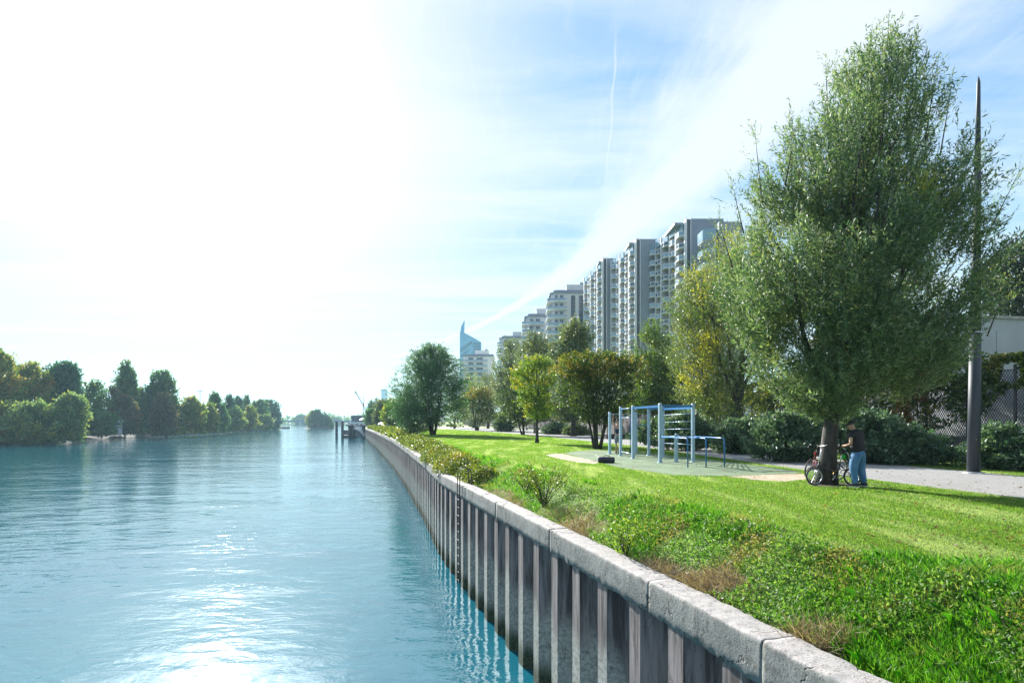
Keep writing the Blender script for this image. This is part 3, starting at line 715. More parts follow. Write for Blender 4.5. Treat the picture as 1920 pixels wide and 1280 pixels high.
tree('multi stemmed dark maple with orange top beside the pull up bars', [(795, 1100, 1150), (775, 1068, 1178), (745, 1052, 1190), (715, 1040, 1200), (690, 1038, 1200), (675, 1052, 1190), (664, 1075, 1160)],
     1120, 842, M['maple'], 2600, 14, .5, .10, .07, name='maple_tree', tr=.20, nl=26, H0=1.0, stems=6, spreadr=1.1, seed=14, up=.25, flat=.75, depth=.95, rough=.25, gap=.38, gf=.9, bark=M['bark_dark'], shell=.42,
     extra=lambda root, X, Y: setp(foliage('crown_top', root, outline([(712, 1035, 1200), (692, 1034, 1202), (676, 1046, 1196), (663, 1070, 1165)], Y, LAWN, X), M['maple_orange'], 620, 14, .45, .10, .07, seed=15, up=.5, flat=.7, rough=.3, gap=.4, gf=1.1, shell=.35), 'orange turned leaves at the top'))
tree('slender yellow green tree with straight thin trunk on the lawn', [(785, 985, 1030), (765, 968, 1045), (735, 962, 1048), (705, 966, 1044), (685, 975, 1036), (670, 990, 1022)],
     1007, 830.5, M['lime'], 1150, 14, .6, .12, .085, name='tree', tr=.13, nl=14, H0=1.8, seed=16, up=.45, rough=.35, gap=.42, gf=.8)
tree('low dark tree with twin stems left of the slender yellow tree', [(797, 955, 1000), (775, 938, 1010), (745, 930, 1008), (715, 936, 1000), (695, 950, 985)],
     981, 815.5, M['maple'], 1300, 12, .8, .17, .11, name='tree', tr=.17, nl=14, H0=1.2, stems=3, spreadr=1.0, seed=17, up=.3, flat=.6, rough=.3, gap=.4, gf=.6, bark=M['bark_dark'])
tree('small round maple with orange crown top far along the lawn', [(800, 880, 908), (785, 866, 926), (765, 860, 934), (745, 862, 932), (732, 872, 922), (726, 885, 910)],
     894, 806.5, M['maple'], 1300, 12, .9, .2, .13, name='maple_tree', tr=.25, nl=14, H0=1.6, stems=4, spreadr=1.5, seed=18, up=.3, flat=.6, rough=.25, gap=.38, bark=M['bark_dark'],
     extra=lambda root, X, Y: setp(foliage('crown_top', root, outline([(748, 858, 936), (736, 864, 930), (727, 878, 916)], Y, LAWN, X), M['maple_orange'], 260, 12, .8, .2, .13, seed=19, up=.5, flat=.6, shell=.35), 'orange turned leaves at the top'))
tree('feathery drooping willow standing on the lawn by the river hedge', [(812, 765, 785), (800, 752, 812), (780, 742, 845), (755, 738, 862), (725, 738, 866), (700, 745, 864), (675, 760, 852), (655, 778, 838), (645, 795, 822)],
     812, 815, M['weeping'], 5200, 15, 1.5, .26, .06, name='willow_tree', tr=.30, nl=20, H0=1.0, stems=6, spreadr=2.2, seed=20, up=.55, jit=.4, rough=.5, gap=.42, gf=.5, bark=M['bark_dark'], droop=.35, shell=.5)
tree('dark little tree half hidden behind the drooping willow', [(800, 842, 870), (785, 836, 876), (765, 838, 878), (748, 848, 868)],
     852, 803.5, M['green'], 500, 12, 1.0, .25, .15, name='tree', tr=.2, nl=8, seed=21, bark=M['bark_dark'])
for i, (lab, rows, bx, Yd, mat, nn) in enumerate([
    ('greyish tree rising in front of the round cornered apartments', [(790, 1045, 1100), (740, 1035, 1110), (690, 1032, 1115), (650, 1036, 1112), (620, 1050, 1100), (602, 1065, 1088)], 1075, 66, 'willow_grey', 2200),
    ('pale green tree below the small stepped apartment block', [(790, 985, 1030), (740, 972, 1040), (690, 970, 1040), (650, 975, 1035), (625, 990, 1022)], 1005, 82, 'willow_grey', 1600),
    ('grey green tree before the pale flat roofed block', [(790, 935, 980), (740, 922, 990), (700, 920, 992), (665, 930, 985), (640, 945, 975)], 955, 95, 'willow_grey', 1600),
    ('orange tinted tree crown above the small round maple', [(785, 868, 905), (750, 862, 915), (720, 864, 912), (702, 875, 900)], 888, 150, 'far_olive', 600),
    ('rounded green crown below the white balcony block', [(785, 900, 935), (750, 892, 940), (718, 896, 936), (700, 905, 925)], 915, 140, 'willow_grey', 700)]):
    tree(lab, rows, bx, 0, M[mat], nn, 12, 1.3, .26, .12, Y=Yd, name='tree', tr=.3, nl=12, H0=2, seed=30+i, up=.5, rough=.3, depth=.8, group='trees lining the riverside path')
for i, (lab, rows, bx, Yd, mat) in enumerate([
    ('small olive tree near the parked cars', [(796, 722, 752), (782, 716, 758), (766, 720, 754), (757, 730, 745)], 737, 150, 'lime'),
    ('pale willow between the olive tree and the crane', [(797, 705, 728), (780, 700, 732), (762, 704, 730), (752, 710, 724)], 716, 190, 'willow_grey'),
    ('yellow brown tree behind the olive tree', [(790, 722, 745), (770, 716, 750), (750, 722, 745)], 733, 230, 'far_olive'),
    ('round dark green tree topping the far jetty trees', [(785, 692, 715), (770, 688, 716), (755, 692, 712), (748, 699, 707)], 702, 280, 'far_dark'),
    ('bushy grey tree beside the white houseboat', [(797, 688, 706), (782, 685, 708), (768, 688, 704)], 697, 215, 'far_green')]):
    tree(lab, rows, bx, 0, M[mat], 600, 10, 1.6, .5, .3, Y=Yd, name='tree', tr=.3, nl=8, H0=2, seed=40+i, up=.4, rough=.25, group='trees at the far end of the quay')
tree('very dark evergreen tree above the grey concrete building', [(610, 1846, 1985), (560, 1836, 2010), (510, 1842, 2000), (475, 1858, 1980), (452, 1885, 1950)],
     1915, 0, M['dark'], 2600, 14, 1.0, .17, .1, Y=44, zb=5.5, name='evergreen_tree', tr=.35, nl=16, H0=3, seed=50, up=.3, rough=.3, depth=.8)

# ---- opposite bank, depth by depth
def bank_x(Y): return np.interp(Y, [-60, 0, 60, 152, 195, 217, 265, 301, 400, 509], [-95, -105, -118, -137, -147, -148, -157, -160, -182, -207])
def far_tree(label, rows, Yd, mat, seed, n=420, L=.75, name='tree', group='trees on the opposite bank', stem=.3, gap=.34, up=.5, **k):
    bx = sum((rows[len(rows)//2][1], rows[len(rows)//2][2]))/2
    X = PX(bx, Yd); root = thing(name, label, 'bush' if name == 'bush' else 'tree', (X, Yd, 1.4), 0, group)
    prof = outline(rows, Yd, 1.4, X)
    limbs(root, prof, max(.6, prof[0][0]+.5) if prof[0][0] < prof[-1][0] else 2, stem, 7, seed)
    foliage('crown', root, prof, M[mat], int(n*1.35), 10, 1.9, L, L*.6, seed=seed, up=up, rough=.38, gap=gap+.01, gf=.3, spread=.25, depth=.85, **k)
LB = [
 ('brown tinted tree at the edge of the picture', [(800, -40, 14), (750, -45, 22), (700, -40, 22), (672, -30, 18), (660, -15, 8)], 168, 'far_olive', 700),
 ('broad olive tree with orange patches', [(790, 15, 85), (750, 8, 92), (715, 14, 90), (695, 25, 80), (684, 40, 68)], 182, 'far_olive', 800),
 ('dark bluish green flat topped tree', [(790, 100, 140), (750, 90, 145), (715, 86, 145), (695, 95, 144), (684, 108, 138)], 190, 'far_dark', 900),
 ('pale rounded willow bush leaning over the water', [(830, 22, 105), (810, 14, 112), (785, 18, 108), (768, 32, 92), (760, 45, 75)], 158, 'far_pale', 800),
 ('orange bush at the waterline', [(832, -30, 22), (805, -30, 26), (780, -30, 18), (760, -30, 10)], 156, 'far_olive', 400),
 ('green shrub with yellow tips beside the pale willow bush', [(824, 112, 152), (800, 104, 156), (775, 106, 158), (755, 112, 152), (744, 122, 144)], 165, 'far_pale', 600),
 ('thin sparse tree with open branches', [(810, 158, 195), (780, 150, 200), (750, 152, 198), (728, 160, 190), (716, 168, 180)], 200, 'far_green', 330),
 ('leafless looking brown tree before the tall poplar', [(808, 200, 225), (780, 196, 228), (750, 200, 224), (728, 206, 216)], 208, 'far_brown', 200),
 ('tallest pointed poplar', [(800, 222, 250), (760, 218, 256), (730, 217, 256), (705, 222, 250), (688, 228, 244), (678, 234, 240)], 222, 'far_green', 700),
 ('reddish brown cone shaped tree under the tallest poplar', [(811, 212, 258), (790, 212, 260), (765, 218, 252), (745, 228, 245)], 210, 'far_brown', 600),
 ('narrow pale poplar between the two tall poplars', [(800, 256, 272), (765, 254, 274), (742, 258, 270), (732, 262, 267)], 228, 'far_green', 260),
 ('narrow dark poplar between the two tall poplars', [(800, 270, 286), (760, 269, 287), (738, 273, 284), (726, 276, 280)], 232, 'far_dark', 280),
 ('twin topped poplar beside the brown rounded tree', [(800, 288, 328), (760, 283, 329), (725, 283, 326), (708, 286, 320), (699, 292, 312)], 235, 'far_green', 800),
 ('brown rounded tree at the foot of the twin topped poplar', [(812, 286, 324), (790, 284, 326), (760, 288, 322), (742, 296, 312)], 222, 'far_brown', 600),
 ('dark undergrowth tree behind the stony shore', [(812, 160, 212), (795, 156, 214), (775, 164, 208)], 196, 'far_green', 350),
 ('olive rounded tree near the lamp mast', [(811, 335, 380), (790, 332, 382), (765, 336, 378), (748, 345, 366)], 240, 'far_olive', 500),
 ('small orange tree beside the olive rounded one', [(808, 378, 405), (790, 376, 408), (770, 380, 404), (760, 386, 398)], 255, 'far_olive', 300),
 ('feathery tree with thin trunk above the orange tree', [(790, 396, 412), (765, 391, 416), (748, 394, 412), (739, 400, 407)], 275, 'far_green', 240),
 ('green shore tree after the orange one', [(807, 402, 424), (790, 400, 428), (772, 404, 424), (762, 410, 420)], 275, 'far_green', 300),
 ('upright dark tree beyond the feathery tree', [(800, 420, 438), (770, 419, 439), (750, 423, 435), (743, 427, 431)], 305, 'far_dark', 260),
 ('second upright dark tree along the far shore', [(800, 436, 455), (770, 435, 456), (752, 438, 454), (746, 444, 450)], 330, 'far_dark', 260),
 ('third upright tree with pointed tip', [(800, 455, 470), (770, 453, 472), (752, 456, 468), (744, 460, 464)], 350, 'far_green', 240),
 ('pale rounded bush tree at mid shore', [(806, 428, 455), (790, 426, 458), (773, 430, 452), (764, 436, 446)], 300, 'far_pale', 260),
 ('orange touched bush tree at the far shore', [(805, 455, 480), (790, 454, 484), (772, 458, 478), (762, 464, 474)], 330, 'far_olive', 240),
 ('broad dark tree near the end of the far shore', [(803, 470, 500), (780, 468, 502), (760, 472, 500), (751, 480, 494)], 390, 'far_green', 400),
 ('big dark tree ending the far shore', [(803, 495, 524), (785, 490, 527), (765, 490, 524), (752, 497, 515), (749, 502, 508)], 440, 'far_dark', 600),
 ('pale bush before the big dark tree', [(804, 484, 508), (792, 482, 511), (780, 487, 506)], 370, 'far_pale', 200)]
for i, (lab, rows, Yd, mat, n) in enumerate(LB):
    nm = 'poplar_tree' if 'poplar' in lab.split(' before')[0].split(' under')[0].split(' at the foot')[0].split(' beside')[0] else ('bush' if ('bush' in lab and 'tree' not in lab) else 'tree')
    far_tree(lab+' on the opposite bank', rows, Yd, mat, 60+i, n=n, L=.6+Yd*.0016, name=nm, up=.9 if nm == 'poplar_tree' else .45)
for i, (lab, rows, mat) in enumerate([
 ('weeping willow facing the far bridge on the islet', [(803, 577, 592), (785, 575, 594), (774, 580, 592), (771, 584, 590)], 'far_olive'),
 ('tallest weeping willow on the islet', [(803, 589, 604), (785, 588, 606), (773, 590, 603), (769, 594, 600)], 'far_dark'),
 ('rounded willow on the quay side of the islet', [(803, 602, 614), (785, 600, 615), (776, 603, 612), (773, 605, 610)], 'far_dark'),
 ('low tail bush at the islet tip', [(803, 612, 624), (794, 611, 624), (786, 613, 620)], 'far_green')]):
    far_tree(lab, rows, 520, mat, 100+i, n=330, L=1.2, group='trees on the islet', name='willow_tree' if 'willow' in lab else 'bush')
for i, (lab, rows, Yd) in enumerate([('low tree line beyond the far bridge', [(800, 552, 580), (788, 550, 580), (780, 556, 576), (777, 562, 570)], 1000), ('distant green trees right of the islet', [(796, 616, 640), (788, 612, 642), (782, 620, 634)], 1050)]):
    far_tree(lab, rows, Yd, 'far_green', 110+i, n=300, L=2.6, group='trees beyond the bridge', stem=.6)

# ------------------------------------------------------------------ opposite bank, islet, far land
def build_banks():
    ys = np.concatenate([np.arange(-60, 150, 15), np.arange(150, 520, 6)])
    prof = [(0.6, -.6), (0, .1), (-1.2, .7), (-3.5, 1.35), (-8, 1.5), (-400, 1.6), (-2300, 2.0)]
    V = []
    for Y in ys:
        b = float(bank_x(min(Y, 509)))
        for o_, z in prof:
            j = (vnoise([(Y*.11, o_, 1)], 3)[0]-.5)*3*(o_ > -9)
            V.append((b+o_+j, Y, z+(vnoise([(Y*.3, o_*.5, 4)], 4)[0]-.5)*.5*(z > .2)))
    k = len(prof); n = len(ys)
    o = mesh_np('opposite_bank', V, [(i*k+j+1, i*k+j, (i+1)*k+j, (i+1)*k+j+1) for i in range(n-1) for j in range(k-1)], M['bankrock'])
    setp(o, kind='structure')
    # its far end slopes into the water
    b = float(bank_x(509)); me = MB(); A = [(b+4, 520), (b-8, 530), (b-400, 545), (b-2300, 560)]
    Bp = [(b-2300, 516), (b-400, 514), (b-8, 512), (b, 510)]
    me.prism(A+Bp, -.5, 1.3); setp(me.build('opposite_bank_end', M['bankrock']), kind='structure')
    # islet
    c = (PX(599, 520), 520); pts = [(c[0]+13.5*math.cos(a)*(1+.1*math.sin(3*a)), c[1]+22*math.sin(a)) for a in [i*math.pi/16 for i in range(32)]]
    V = [(x, y, -.4) for x, y in pts]+[(c[0]+(x-c[0])*.8, c[1]+(y-c[1])*.8, 1.2) for x, y in pts]
    me = MB(); me.add(V, [(i, (i+1) % 32, 32+(i+1) % 32, 32+i) for i in range(32)]+[tuple(range(32, 64))], True); setp(me.build('islet', M['bankrock']), kind='structure')
    # far shore and the hills behind it
    me = MB(); me.box((-700, 1750, .2), (3600, 1300, 2.4)); setp(me.build('far_shore', M['far_land']), kind='structure')
    V = []; xs = np.linspace(-3500, 1500, 120)
    for r_, (Y, h) in enumerate([(2300, 2), (2700, 26), (3200, 48), (3900, 30)]):
        for x in xs: V.append((x, Y, h*(.45+.9*vnoise([(x*.0022, r_*.4, 0)], 12)[0])+(vnoise([(x*.02, r_, 0)], 13)[0])*5*(r_ > 0)))
    k = len(xs); setp(mesh_np('hills', V, [(i*k+j, i*k+j+1, (i+1)*k+j+1, (i+1)*k+j) for i in range(3) for j in range(k-1)], M['far_land'], smooth=True), kind='structure')
    # far wood as one mass
    r = np.random.default_rng(3); n = 7000; x = r.uniform(-1900, -190, n); y = r.uniform(1120, 1260, n); top = 8+14*vnoise(np.stack([x*.02, y*0, y*0], 1), 5)+5*vnoise(np.stack([x*.11, y*0, y*0], 1), 6)
    P = np.stack([x, y, 1.4+top*r.random(n)**.6], 1); V, F = leaf_quads(P, unit(r.normal(0, 1, P.shape)), unit(r.normal(0, 1, P.shape)), np.full(n, 7.), np.full(n, 5.))
    setp(mesh_np('far_wood', V, F, M['far_green']), kind='stuff')
build_banks()
def shore_growth():
    r = np.random.default_rng(77); n = 42000; Y = 110*(509/110)**r.random(n); h = 2.0+np.clip((Y-236)/60, 0, 1)*3.5+6.0*vnoise(np.stack([Y*.09, Y*0, Y*0], 1), 4)**1.3
    stony = (Y > 172) & (Y < 236); d = np.where(stony, 6+r.random(n)*8, .3+r.random(n)**.7*9); h = np.where(stony, h*.9, h)
    X = bank_x(Y)-d; z = 1.0+h*r.random(n)**.7*(.6+.5*vnoise(np.stack([Y*.4, X*.2, Y*0], 1), 9)); z = np.where(d < 1.5, np.minimum(z, 2.5), z)
    P = np.stack([X, Y, z], 1); s = .5+.8*r.random(n); V, F = leaf_quads(P, unit(r.normal(0, 1, P.shape)), unit(r.normal(0, 1, P.shape)), s*(.6+Y*.0016), s*(.4+Y*.001))
    setp(mesh_np('shore_undergrowth', V, F, M['far_green']), kind='stuff')
shore_growth()

def build_bridge():
    Y = 900; x0, x1 = PX(430, Y), PX(700, Y); root = thing('road_bridge', 'low dark blue girder bridge crossing the river in the far distance', 'bridge', ((x0+x1)/2, Y, 0)); cx = (x0+x1)/2; w = x1-x0
    MB().box((0, 0, 7.6), (w, 12, 1.0)).build('deck', M['bridge'], root)
    spans = 6
    for i in range(spans):   # shallow haunched girders
        a = -w/2+i*w/spans; L = w/spans; n = 10; gm = {-5.2: MB(), 5.2: MB()}
        for k in range(n):
            t0, t1 = k/n, (k+1)/n; h = lambda t: 1.0+2.2*(2*t-1)**2
            for yy in (-5.2, 5.2): gm[yy].add([(a+L*t0, yy, 7.1), (a+L*t1, yy, 7.1), (a+L*t1, yy, 7.1-h(t1)), (a+L*t0, yy, 7.1-h(t0)), (a+L*t0, yy+.5, 7.1), (a+L*t1, yy+.5, 7.1), (a+L*t1, yy+.5, 7.1-h(t1)), (a+L*t0, yy+.5, 7.1-h(t0))], [(0, 1, 2, 3), (7, 6, 5, 4), (3, 2, 6, 7)])
        for g_ in gm.values(): g_.build('girder', M['bridge'], root)
    for i in range(spans+1): MB().box((-w/2+i*w/spans, 0, 2), (3, 11, 6)).build('pier', M['concrete'], root)
    for yy in (-5.9, 5.9):
        mb = MB(); mb.bar((-w/2, yy, 9.1), (w/2, yy, 9.1), .12)
        for k in range(90): mb.bar((-w/2+k*w/89, yy, 8.1), (-w/2+k*w/89, yy, 9.1), .1)
        mb.build('railing', M['bridge'], root)
    for j in range(5):
        xm = -w/2+w*(.12+.19*j); MB().tube([(xm, 5.5, 8.1), (xm, 5.5, 16), (xm+.6, 5.5, 16.6), (xm+2.2, 5.5, 16.7)], [.14, .1, .08, .06], 6).build('lamp', M['galv'], root)
build_bridge()

# ------------------------------------------------------------------ jetty, dolphins, houseboat, crane
def pile(px, Y, ztop, w, label, group=None):
    r = thing('mooring_pile', label, 'pile', (PX(px, Y), Y, 0), 0, group)
    MB().tube([(0, 0, -2), (0, 0, ztop)], w/2, 14).build('shaft', M['pile_black'], r)
    MB().tube([(0, 0, ztop), (0, 0, ztop+.08)], w/2*1.08, 14).build('cap_plate', M['black_metal'], r)
    MB().torus((0, 0, 2.2), w/2*1.05, .06, (0, 0, 1), 20, 6).build('mooring_ring', M['galv'], r)
pile(631, 212, 6.15, .95, 'tall black mooring pile farthest from the quay wall', 'black steel piles in the river')
pile(642, 205, 6.2, .95, 'tall black mooring pile standing nearer the jetty', 'black steel piles in the river')
def jetty():
    Y = 208; xa, xb = PX(651, Y), PX(695, Y); root = thing('jetty', 'dark raised jetty on black piles reaching out from the quay end', 'jetty', (xa, Y, 0))
    w = xb-xa; MB().box((w/2, 0, 4.75), (w, 3.2, .45)).build('deck', M['deck'], root, .02)
    for yy in (-1.5, 1.5):
        mb = MB()
        for z in (5.5, 5.95): mb.bar((0, yy, z), (w, yy, z), .05)
        for k in range(8): mb.bar((w*k/7, yy, 4.97), (w*k/7, yy, 5.95), .05)
        mb.build('railing', M['galv'], root)
    for x in (PX(656.5, Y)-xa, PX(663, Y)-xa, PX(682, Y)-xa):
        for yy in (-1.1, 1.1): MB().tube([(x, yy, -2), (x, yy, 4.53)], .42, 12).build('pile', M['pile_black'], root)
    # gangway curving down from the quay
    g = thing('gangway', 'white railed gangway curving down below the jetty to the pontoon', 'gangway', (PX(664, 204), 204, 0))
    wd = PX(683, 204)-PX(664, 204); arc = [(wd*t, 0, 1.0+2.6*(1-(1-t)**2)) for t in [i/10 for i in range(11)]]; arc = [(wd-x if False else x, y, 3.6-2.6*(x/wd)**2) for x, y, z in arc]
    mb = MB()
    for i in range(10): mb.bar(arc[i], arc[i+1], 1.2, .12)
    mb.build('walkway', M['white_plastic'], g)
    for yy in (-.6, .6):
        mb = MB()
        for dz in (.5, 1.0):
            for i in range(10): mb.bar(Vector(arc[i])+Vector((0, yy, dz)), Vector(arc[i+1])+Vector((0, yy, dz)), .07)
        for i in range(11): mb.bar(Vector(arc[i])+Vector((0, yy, 0)), Vector(arc[i])+Vector((0, yy, 1)), .05)
        mb.build('railing', M['white_plastic'], g)
    p = thing('pontoon', 'dark floating pontoon moored behind the jetty piles', 'pontoon', (PX(655, 222), 222, 0))
    MB().box((0, 0, .25), (5, 3, 1.1)).build('float', M['pile_black'], p, .05)
    MB().box((0, 0, .86), (5.2, 3.2, .12)).build('decking', M['deck'], p)
jetty()
def houseboat():
    Y = 250; X = PX(677, Y); r = thing('houseboat', 'white two storey houseboat with dark glazed upper deck beyond the jetty', 'houseboat', (X, Y, 0))
    mb = MB(); mb.prism([(-6.5, -4), (5.5, -4), (8, 0), (5.5, 4), (-6.5, 4), (-7.5, 0)], -.6, 2.6); mb.build('hull', M['deck'], r)
    MB().box((0, 0, 4.3), (8.4, 6.4, 3.4)).build('lower_deck', M['white_plastic'], r, .05)
    for i in range(4):
        f = MB().box((-3+i*2, -3.23, 4.6), (1.3, .06, 1.4)).build('window', M['white_plastic'], r); MB().box((-3+i*2, -3.28, 4.6), (1.1, .05, 1.2)).build('pane', M['glass_dark'], f)
    MB().box((-.9, 0, 7.4), (5.4, 5.2, 2.6)).build('upper_deck', M['glass_dark'], r, .04)
    MB().box((-.9, 0, 8.8), (5.9, 5.8, .18)).build('roof', M['white_plastic'], r)
    MB().box((3.4, 0, 8.1), (2.2, 3, 4)).build('wheelhouse', M['pale_wall'], r, .04)
    a = thing('parasol', 'white dome shaped parasol on the quay beside the houseboat', 'parasol', (PX(688, 225), 225, 4.5))
    MB().tube([(0, 0, 0), (0, 0, 2.6)], .06, 8).build('pole', M['galv'], a)
    mb = MB(); n = 12
    V = [(0, 0, 3.5)]+[(2.0*math.cos(i*2*math.pi/n), 2.0*math.sin(i*2*math.pi/n), 3.15) for i in range(n)]+[(3.1*math.cos(i*2*math.pi/n), 3.1*math.sin(i*2*math.pi/n), 2.4) for i in range(n)]
    mb.add(V, [(0, 1+i, 1+(i+1) % n) for i in range(n)]+[(1+i, 1+n+i, 1+n+(i+1) % n, 1+(i+1) % n) for i in range(n)]); mb.build('canopy', M['white_plastic'], a)
    c = thing('crane', 'slim harbour crane with raised boom above the houseboat', 'crane', (PX(690, 285), 285, 0))
    MB().box((0, 0, 4), (2.6, 2.6, 8)).build('tower_base', M['deck'], c); MB().box((0, 0, 9), (2.2, 2.2, 2.2)).build('cab', M['glass_dark'], c)
    b0 = Vector((0, 0, 10)); b1 = Vector((PX(666, 285)-PX(690, 285), 0, PZ(733, 285))); mb = MB()
    d = (b1-b0).normalized(); nn = d.cross(Vector((0, 1, 0)))
    for s in (-.35, .35): mb.bar(b0+nn*s, b1+nn*s*.3, .16)
    for i in range(12):
        t0, t1 = i/12, (i+1)/12; s = 1 if i % 2 else -1
        mb.bar(b0.lerp(b1, t0)+nn*.35*s*(1-.7*t0), b0.lerp(b1, t1)-nn*.35*s*(1-.7*t1), .1)
    mb.build('boom', M['pile_black'], c); MB().bar(b1, b1+Vector((0, 0, -1.2)), .25).build('hook', M['pile_black'], c)
    m = thing('radio_mast', 'thin mast with a red band rising from the houseboat roof', 'mast', (PX(681.5, 262), 262, 0))
    MB().tube([(0, 0, 1), (0, 0, PZ(742, 262))], [.22, .12], 8).build('pole', M['galv'], m); MB().tube([(0, 0, PZ(762, 262)), (0, 0, PZ(755, 262))], .24, 8).build('band', M['red'], m)
houseboat()
def car(px, Y, mat, label, rz):
    r = thing('parked_car', label, 'car', (PX(px, Y), Y, LAWN), rz, 'cars parked beyond the trees at the quay end')
    prof = [(-2.1, .35), (2.1, .35), (2.15, .75), (1.3, .95), (.6, 1.42), (-1.1, 1.45), (-1.9, 1.0), (-2.15, .8)]
    n = len(prof); mb = MB(); mb.add([(x, -.85, z) for x, z in prof]+[(x, .85, z) for x, z in prof], [tuple(range(n)), tuple(reversed(range(n, 2*n)))]+[(i, n+i, n+(i+1) % n, (i+1) % n) for i in range(n)]); mb.build('body', mat, r, .06)
    for s in (-1, 1): MB().box((-.15, s*.86, 1.17), (1.7, .03, .34)).build('side_window', M['glass_dark'], r)
    for x in (-1.35, 1.35):
        for s in (-.8, .8): MB().tube([(x, s-.1, .32), (x, s+.1, .32)], .32, 14).build('wheel', M['black'], r)
car(729, 165, M['white_plastic'], 'white car parked under the small olive tree', .5); car(739, 168, M['white_plastic'], 'white car parked beside the one under the olive tree', .6)
car(722, 180, M['car_dark'], 'dark car parked behind the white ones', .5)

m_ = thing('lamp_mast', 'thin T shaped lamp mast above the olive tree on the opposite bank', 'lamp mast', (PX(375, 262), 262, 1.4))
MB().tube([(0, 0, 0), (0, 0, PZ(733, 262)-1.4)], [.22, .13], 8).build('pole', M['galv'], m_); MB().box((0, 0, PZ(733, 262)-1.3), (2.6, .4, .25)).build('lamp_head', M['galv'], m_)
t_ = thing('shed', 'small shed with a bright white roof between the bank trees', 'shed', (PX(209, 203), 203, 1.4))
MB().box((0, 0, 2.5), (5.6, 3, 5)).build('wall', M['bld_grey'], t_); MB().box((0, 0, 5.15), (6.4, 3.8, .2), rot=Matrix.Rotation(.08, 3, 'Y')).build('roof', M['white_plastic'], t_)

